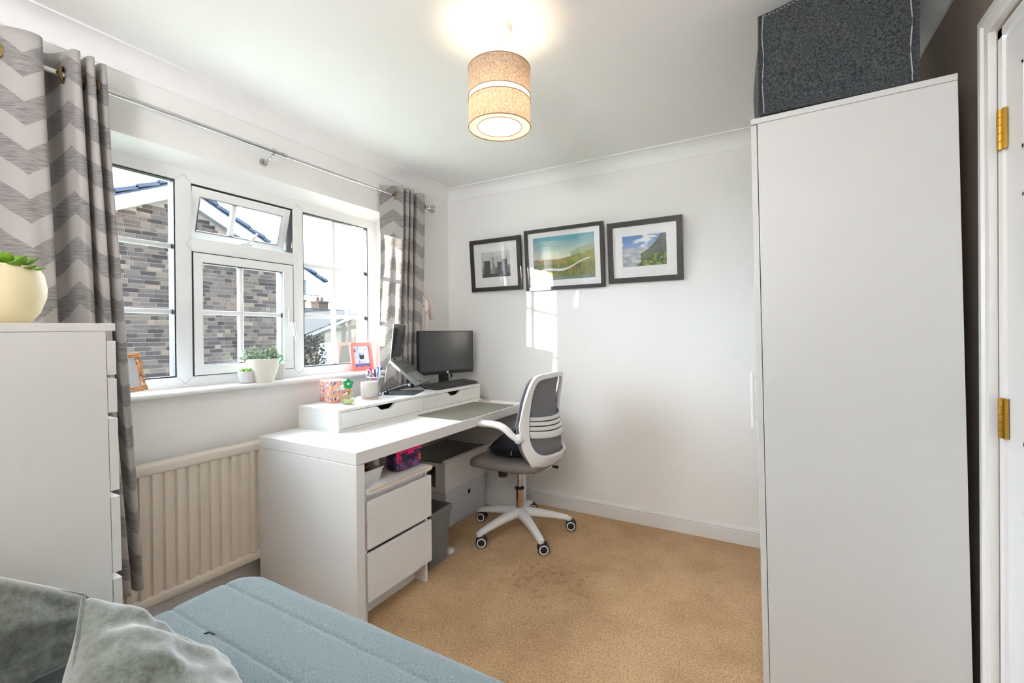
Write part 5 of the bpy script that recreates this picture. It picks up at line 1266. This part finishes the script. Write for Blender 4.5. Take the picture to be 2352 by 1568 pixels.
# ------------------------------------------------------------------ sofa bed and cushions
SZ = .470; sx0, sx1, sy1, sy0 = .752, 2.66, -2.018, -3.30
so = thing('sofa_bed', 'flat blue-grey fabric sofa bed with seamed panels in the foreground', 'sofa bed', (1.7, -2.6, 0))
seams = [-2.112, -2.252, -2.40, -2.56, -2.72, -2.88, -3.04]
def sofa_z(x, y):
    z = SZ
    for q in seams:
        d = abs(y - q); z -= .0045 * math.exp(-(d / .005) ** 2) + .0014 * math.exp(-(d / .03) ** 2)
    z += .0012 * fbm(x * 6, y * 6, 3)
    return z
def sofa_top():
    mb = MB(); ys = []; y = sy0
    ysv = sorted(set([round(sy0 + k * (sy1 - sy0) / 90, 4) for k in range(91)] + [round(q + d, 4) for q in seams for d in (-.012, -.006, -.003, 0, .003, .006, .012)]))
    xs = [sx0 + (sx1 - sx0) * k / 60 for k in range(61)]
    rim_ = .045
    def P(x, y):
        cxn = min(max(x, sx0 + .10), sx1 - .05); cyn = min(max(y, sy0 + .05), sy1 - .10)
        # rounded plan corner radius .1
        dx, dy = x - cxn, y - cyn
        rr = math.hypot(dx, dy)
        if dx < 0 and dy > 0 and rr > .10:
            dx, dy = dx / rr * .10, dy / rr * .10; x, y = cxn + dx, cyn + dy
        return x, y
    vs = []; nx = len(xs); ny = len(ysv)
    for x in xs:
        for y in ysv:
            px_, py_ = P(x, y)
            e = min(px_ - sx0, sy1 - py_, .10 - math.hypot(min(0, px_ - sx0 - .10), max(0, py_ - sy1 + .10)) if (px_ < sx0 + .10 and py_ > sy1 - .10) else 9)
            e = max(0, e); drop = 0
            if e < rim_: drop = rim_ * .55 * (1 - math.sqrt(max(0, 1 - (1 - e / rim_) ** 2)))
            vs.append((px_, py_, sofa_z(px_, py_) - drop))
    fs = [(i * ny + j, (i + 1) * ny + j, (i + 1) * ny + j + 1, i * ny + j + 1) for i in range(nx - 1) for j in range(ny - 1)]
    mb.add(vs, fs)
    # skirt along left and far edges
    edge = [i for i in range(ny)] + [i * ny + ny - 1 for i in range(1, nx)] + [(nx - 1) * ny + j for j in range(ny - 2, -1, -1)] + [i * ny for i in range(nx - 2, 0, -1)]
    n = len(edge); base_ = len(mb.v)
    for lv, (zz, ins) in enumerate(((SZ - .06, -.004), (SZ - .13, -.002), (SZ - .16, .012))):
        for i in edge:
            v = mb.v[i]; c = Vector(((sx0 + sx1) / 2, (sy0 + sy1) / 2, 0)); d = Vector((v.x - c.x, v.y - c.y, 0)).normalized(); mb.v.append(Vector((v.x, v.y, zz)) - d * ins)
    fs2 = []
    prev = edge
    for lv in range(3):
        cur = list(range(base_ + lv * n, base_ + (lv + 1) * n))
        for k in range(n): fs2.append((prev[k], prev[(k + 1) % n], cur[(k + 1) % n], cur[k]))
        prev = cur
    fs2.append(tuple(prev)); mb.f += fs2
    return mb
part('mattress', sofa_top(), 'sofa', so, sharp=60)
part('base', MB().box(sx0 + .03, sx1 - .03, sy0 + .03, sy1 - .035, .06, SZ - .155, .01), 'sofa', so)
for (a, b) in ((sx0 + .08, sy1 - .1), (sx1 - .1, sy1 - .1), (sx0 + .08, sy0 + .1), (sx1 - .1, sy0 + .1)):
    part('leg', MB().lathe([(0, 0), (.018, 0), (.024, .06), (0, .06)], (a, b, 0), 16), 'black', so)
hg = thing('hair_grip', 'tiny dark hair grip lying on a seam of the sofa bed', 'hair grip', (.98, -2.25, SZ))
part('grip', MB().tube([(.974, -2.262, SZ - .002), (.986, -2.256, SZ + .003), (1.000, -2.252, SZ - .001)], .0022, 6), 'black', hg)

def cushion(label, corners, thick, seed, cat='cushion'):
    """corners A,B,Cc,D around the edge; puffed both sides with wrinkles"""
    A, B, Cc, D = [Vector(q) for q in corners]; N = (B - A).cross(D - A).normalized(); ctr = (A + B + Cc + D) / 4
    root = thing('cushion', label, cat, tuple(ctr)); n = 44
    def side(sg):
        def fn(uu, vv):
            # pinch edges inwards between the corners
            pu = uu + .045 * math.sin(math.pi * vv) * (.5 - uu) * 2 * (abs(uu - .5) * 2) ** 2; pv = vv + .045 * math.sin(math.pi * uu) * (.5 - vv) * 2 * (abs(vv - .5) * 2) ** 2
            p = A.lerp(B, pu).lerp(D.lerp(Cc, pu), pv)
            e = (math.sin(math.pi * uu) * math.sin(math.pi * vv)); b = thick / 2 * (max(0, e) ** .42)
            wr_ = (.022 * nz1(uu * 4.2 + seed, vv * 1.7, seed) + .020 * nz1(uu * 2.0 + vv * 6.5, vv * 2 - uu * 2, seed + 2) + .006 * nz1(uu * 11, vv * 6, seed + 5)) * min(1, e * 4)
            return p + N * (sg * (b + wr_))
        return MB().grid(fn, n, n)
    mb = side(1); q = side(-1); mb.add(q.v, q.f)
    bm = bmesh.new(); bv_ = [bm.verts.new(v) for v in mb.v]
    for f in mb.f:
        try: bm.faces.new([bv_[i] for i in f])
        except ValueError: pass
    bmesh.ops.remove_doubles(bm, verts=list(bm.verts), dist=.0004); part('cover', MB().bm(bm), 'cushion', root, sharp=180)
    loop = [A.lerp(B, k / 12) for k in range(12)] + [B.lerp(Cc, k / 12) for k in range(12)] + [Cc.lerp(D, k / 12) for k in range(12)] + [D.lerp(A, k / 12) for k in range(13)]
    loop2 = []
    for i, p in enumerate(loop):
        t = (i % 12) / 12; inw = (ctr - p).normalized() * (.020 * math.sin(math.pi * t)); loop2.append(p + inw)
    part('piping', MB().tube(loop2, .0035, 6, cap=False), 'cushion', root, sharp=180)
    return root
cushion('sage grey velvet cushion standing on its corner, nearest the camera at the photo\'s lower left', [(1.040, -2.505, .705), (1.205, -2.315, .490), (1.60, -2.50, .56), (1.34, -2.66, .60)], .17, 3.1)
cushion('sage grey velvet cushion leaning on the chest of drawers behind the other cushion', [(.86, -2.400, .50), (.875, -2.455, .635), (.86, -2.80, .93), (.86, -2.90, .50)], .17, 8.4)
lc = thing('lilac_throw', 'folded lilac cloth at the photo\'s lower left corner beside the cushions', 'throw', (1.12, -2.72, .50))
part('cloth', MB().box(.98, 1.28, -2.86, -2.675, SZ + .002, .60, .03, 4), 'lilac', lc)

# ------------------------------------------------------------------ outside
struct('ground', MB().box(-80, -.4, -60, 80, -2.8, -2.7), 'grass', smooth=False)
NX = -6.9
nh = thing('neighbour_house', 'brown brick gable-end house with white bargeboards facing the window', 'house', (-9, 1.5, -2.7))
py, pz, sl = 1.14, 3.86, .50          # peak and slope
yl, yr = -3.9, 3.62
def roof_z(y): return pz - sl * abs(y - py)
mb = MB().prism([(yl, -2.7), (yr, -2.7), (yr, roof_z(yr) - .16), (py, pz - .16), (yl, roof_z(yl) - .16)], 'x', NX - 6, NX - .003)
part('mortar_wall', mb, 'mortar', nh, smooth=False)
# bricks: stretchers and headers, mixed bond
bl = []; row = 0; z = -1.6
while z < pz - .2:
    rnd = random.Random(row * 131 + 17); y = yl - rnd.random() * .3
    while y < yr - .02:
        Lb = .215 if rnd.random() < .62 else .1025
        y2 = min(y + Lb, yr)
        if z + .065 < min(roof_z(y), roof_z(y2)) - .20 and y2 - y > .04: bl.append((y, y2, z))
        y = y2 + .010
    z += .075; row += 1
vis = [b for b in bl if b[0] > .15 and b[2] > -1.0]
vis.sort(key=lambda b: -((b[1] - b[0]) / ((b[0] + 2.85) ** 2 + 82)))
chosen = set(vis[:300]); cache = {}
for b in vis[:300]:
    key = round(b[1] - b[0], 3); dpt = random.uniform(.0, .006)
    if key not in cache:
        o = part('brick', MB().box(0, .02, 0, key, 0, .065, .003, 1), 'brick', None, smooth=False); cache[key] = o.data
    else:
        o = bpy.data.objects.new('brick', cache[key]); C.objects.link(o)
    o.parent = nh; o.location = Vector((NX - .014 + dpt - .0, b[0], b[2])) - nh.location
mb = MB(); tones = []
for b in bl:
    if b in chosen: continue
    k = mb.mark(); mb.box(NX - .012, NX + .006 + random.uniform(0, .004), b[0], b[1], b[2], b[2] + .065); tones += [random.random()] * 8
o = part('brick', mb, 'brick_m', nh, smooth=False, norm=False); tag(o, kind='stuff')
at = o.data.attributes.new('tone', 'FLOAT', 'POINT'); at.data.foreach_set('value', tones)
def slab(y0, y1, th0, th1, x0, x1):
    """sloped board following the roof between y0,y1; th0..th1 = offset below the roof line"""
    return MB().prism([(y0, roof_z(y0) - th0), (y1, roof_z(y1) - th0), (y1, roof_z(y1) - th1), (y0, roof_z(y0) - th1)], 'x', x0, x1)
part('bargeboard', slab(yl - .5, py, .0, .235, NX + .16, NX + .19), 'barge', nh, smooth=False)
part('bargeboard', slab(py, yr + .45, .0, .235, NX + .16, NX + .19), 'barge', nh, smooth=False)
part('soffit', slab(yl - .5, py, .19, .21, NX - .01, NX + .17), 'barge', nh, smooth=False)
part('soffit', slab(py, yr + .45, .19, .21, NX - .01, NX + .17), 'barge', nh, smooth=False)
ye = yr + .45
part('soffit_box', MB().prism([(yr - .02, roof_z(ye) - .30), (ye, roof_z(ye) - .30), (ye, roof_z(ye) - .05), (yr - .02, roof_z(yr - .02) - .20)], 'x', NX - .01, NX + .188), 'barge', nh, smooth=False)
part('gutter', MB().box(NX - 6, NX + .20, ye, ye + .10, roof_z(ye) - .12, roof_z(ye) - .03, .02, 2), mat('dark_gutter', (.10, .12, .15), .5), nh)
part('roof_slope', slab(yl - .5, py, -.03, .0, NX - 6, NX + .18), 'slate', nh, smooth=False)
part('roof_slope', slab(py, ye, -.03, .0, NX - 6, NX + .18), 'slate', nh, smooth=False)
tile = None
for side_ in (-1, 1):
    n = 15
    for k in range(n):
        dy = .0 + k * .30
        if side_ > 0 and py + dy > ye: break
        y0 = py + side_ * dy; y1 = py + side_ * (dy + .33)
        zz0, zz1 = roof_z(y0) + .030, roof_z(y1) + .030
        th = .062
        part('verge_tile', MB().prism([(y0, zz0), (y1, zz1 + .035), (y1, zz1 + .035 + th), (y0, zz0 + th)], 'x', NX - .10, NX + .215), 'slate', nh, smooth=False)
part('ridge', MB().tube([(NX - 6, py, pz + .05), (NX + .22, py, pz + .05)], .10, 10), 'slate', nh)
# unseen building added to keep the low sun off the rest of the window
n2 = thing('sun_blocker', 'tall brick sun blocker added out of view, off the left side of the window', 'house', (-9, -14, -2.7))
hy1 = -15.52; he = 6.2
part('wall', MB().box(-13, NX, -27, hy1, -2.7, he), 'farbrick', n2, smooth=False)
part('roof', MB().prism([(-13.4, he), (NX + .4, he), (-10, he + 2.2)], 'y', -27.3, hy1 - .1), 'slate', n2, smooth=False)
for y in (-17.6, -20.1, -22.6, -25.1):
    for z in (-1.9, .8, 3.5):
        f_ = part('window', MB().box(NX, NX + .05, y - .6, y + .6, z, z + 1.4, .01, 1), 'upvc', n2)
        part('pane', MB().box(NX + .045, NX + .055, y - .53, y - .03, z + .07, z + 1.33), 'farglass', f_, smooth=False); part('pane', MB().box(NX + .045, NX + .055, y + .03, y + .53, z + .07, z + 1.33), 'farglass', f_, smooth=False)

# far terrace seen through the right-hand light
th_ = thing('terraced_house', 'distant pale house with brown tiled roof and chimneys seen through the right-hand pane', 'house', (-20, 16, -2.7))
fx = -20.5
part('wall', MB().box(fx - 6, fx, 9.5, 30, -2.7, 1.62), 'farwall', th_, smooth=False)
rows = 12
for k in range(rows):
    t0, t1 = k / rows, (k + 1) / rows
    x0, x1 = fx + .45 - 3.4 * t0, fx + .45 - 3.4 * t1; z0, z1 = 1.66 + 1.25 * t0, 1.66 + 1.25 * t1
    part('roof_course', MB().prism([(x0, z0), (x0, z0 + .05), (x1 - .05, z1 + .03), (x1, z1 - .05)], 'y', 9.3, 30.3), 'fartile', th_, smooth=False)
part('roof_back', MB().prism([(fx - 2.95, 2.90), (fx - 6.4, 1.62), (fx, 1.6)], 'y', 9.4, 30.2), 'fartile', th_, smooth=False)
part('gutter', MB().box(fx + .02, fx + .52, 9.3, 30.3, 1.50, 1.66), 'barge', th_, smooth=False)
for cy_ in (15.0, 16.7, 21.0):
    c_ = part('chimney', MB().box(fx - 3.3, fx - 2.5, cy_ - .35, cy_ + .35, 2.5, 3.35).box(fx - 3.36, fx - 2.44, cy_ - .41, cy_ + .41, 3.27, 3.38), 'farbrick', th_, smooth=False)
    for q in (-.15, .17): part('chimney_pot', MB().lathe([(0, 3.38), (.11, 3.38), (.09, 3.66), (0, 3.66)], (fx - 2.9, cy_ + q, 0), 10), 'farbrick', c_)
for (y0, y1, z0, z1) in ((12.0, 13.0, -.1, 1.15), (14.2, 15.2, .05, 1.15), (16.3, 17.9, .05, 1.15), (19.2, 20.6, .05, 1.15), (14.2, 15.6, -2.2, -.9), (16.4, 18.0, -2.2, -.9)):
    f_ = part('window', MB().box(fx, fx + .06, y0, y1, z0, z1, .01, 1), 'upvc', th_)
    n_ = 3 if y1 - y0 > 1.3 else 2; ww = (y1 - y0 - .08) / n_
    for q in range(n_): part('pane', MB().box(fx + .05, fx + .07, y0 + .04 + q * ww + .04, y0 + .04 + (q + 1) * ww - .04, z0 + .1, z1 - .1), 'farglass', f_, smooth=False)
part('brick_panel', MB().box(fx, fx + .03, 12.2, 14.0, -2.7, 1.5).box(fx, fx + .03, 18.3, 19.0, -2.7, 1.5), 'farbrick', th_, smooth=False)
part('downpipe', MB().cyl((fx + .12, 15.75, -2.7), (fx + .12, 15.75, 1.5), .06, n=8), 'barge', th_)
gg = thing('gabled_annexe', 'low gabled brown-tiled building with white verge boards before the distant terrace', 'building', (-14.5, 11, -2.7))
gx = -15.0; gp, gzp = 12.6, 2.33
def gr(y): return gzp - .36 * abs(y - gp)
part('wall', MB().prism([(9.6, -2.7), (15.3, -2.7), (15.3, gr(15.3) - .1), (gp, gzp - .1), (9.6, gr(9.6) - .1)], 'x', gx - 4, gx), 'farwall', gg, smooth=False)
for a, b in ((9.3, gp), (gp, 15.6)):
    part('roof_slope', MB().prism([(a, gr(a)), (b, gr(b)), (b, gr(b) + .06), (a, gr(a) + .06)], 'x', gx - 4, gx + .25), 'fartile', gg, smooth=False)
    part('verge_board', MB().prism([(a, gr(a) - .14), (b, gr(b) - .14), (b, gr(b)), (a, gr(a))], 'x', gx + .22, gx + .26), 'barge', gg, smooth=False)
for (y0, y1) in ((10.2, 11.2), (12.0, 13.4), (14.0, 15.0)):
    f_ = part('window', MB().box(gx, gx + .05, y0, y1, -.4, .8), 'upvc', gg, smooth=False); part('pane', MB().box(gx + .04, gx + .06, y0 + .08, y1 - .08, -.32, .72), 'farglass', f_, smooth=False)
tg = thing('garden_tree', 'bare brownish shrub tree beside the brick gable, left edge of the right-hand pane', 'tree', (-9, 5.35, -2.7))
part('trunk', MB().tube([(-9, 5.3, -2.7), (-9.05, 5.35, -1), (-8.9, 5.4, .6)], [.14, .10, .04], 8), 'bark', tg)
lf = MB()
for _ in range(2600):
    a = random.uniform(0, 6.283); r_ = random.random() ** .5; zc_ = random.uniform(-2.2, 1.2); rr = .50 * r_ * (1 - ((zc_ + .3) / 2.1) ** 2) ** .5
    p_ = Vector((-9 + rr * math.cos(a), 5.35 + rr * math.sin(a), zc_)); d = Vector((random.gauss(0, 1), random.gauss(0, 1), random.gauss(0, 1))).normalized() * .06; s = d.cross(Vector((random.gauss(0, 1), random.gauss(0, 1), 1))).normalized() * .025
    lf.add([p_ - d, p_ + s, p_ + d, p_ - s], [(0, 1, 2, 3)])
o = part('foliage', lf, 'treef', tg, smooth=False, norm=False); tag(o, kind='stuff')
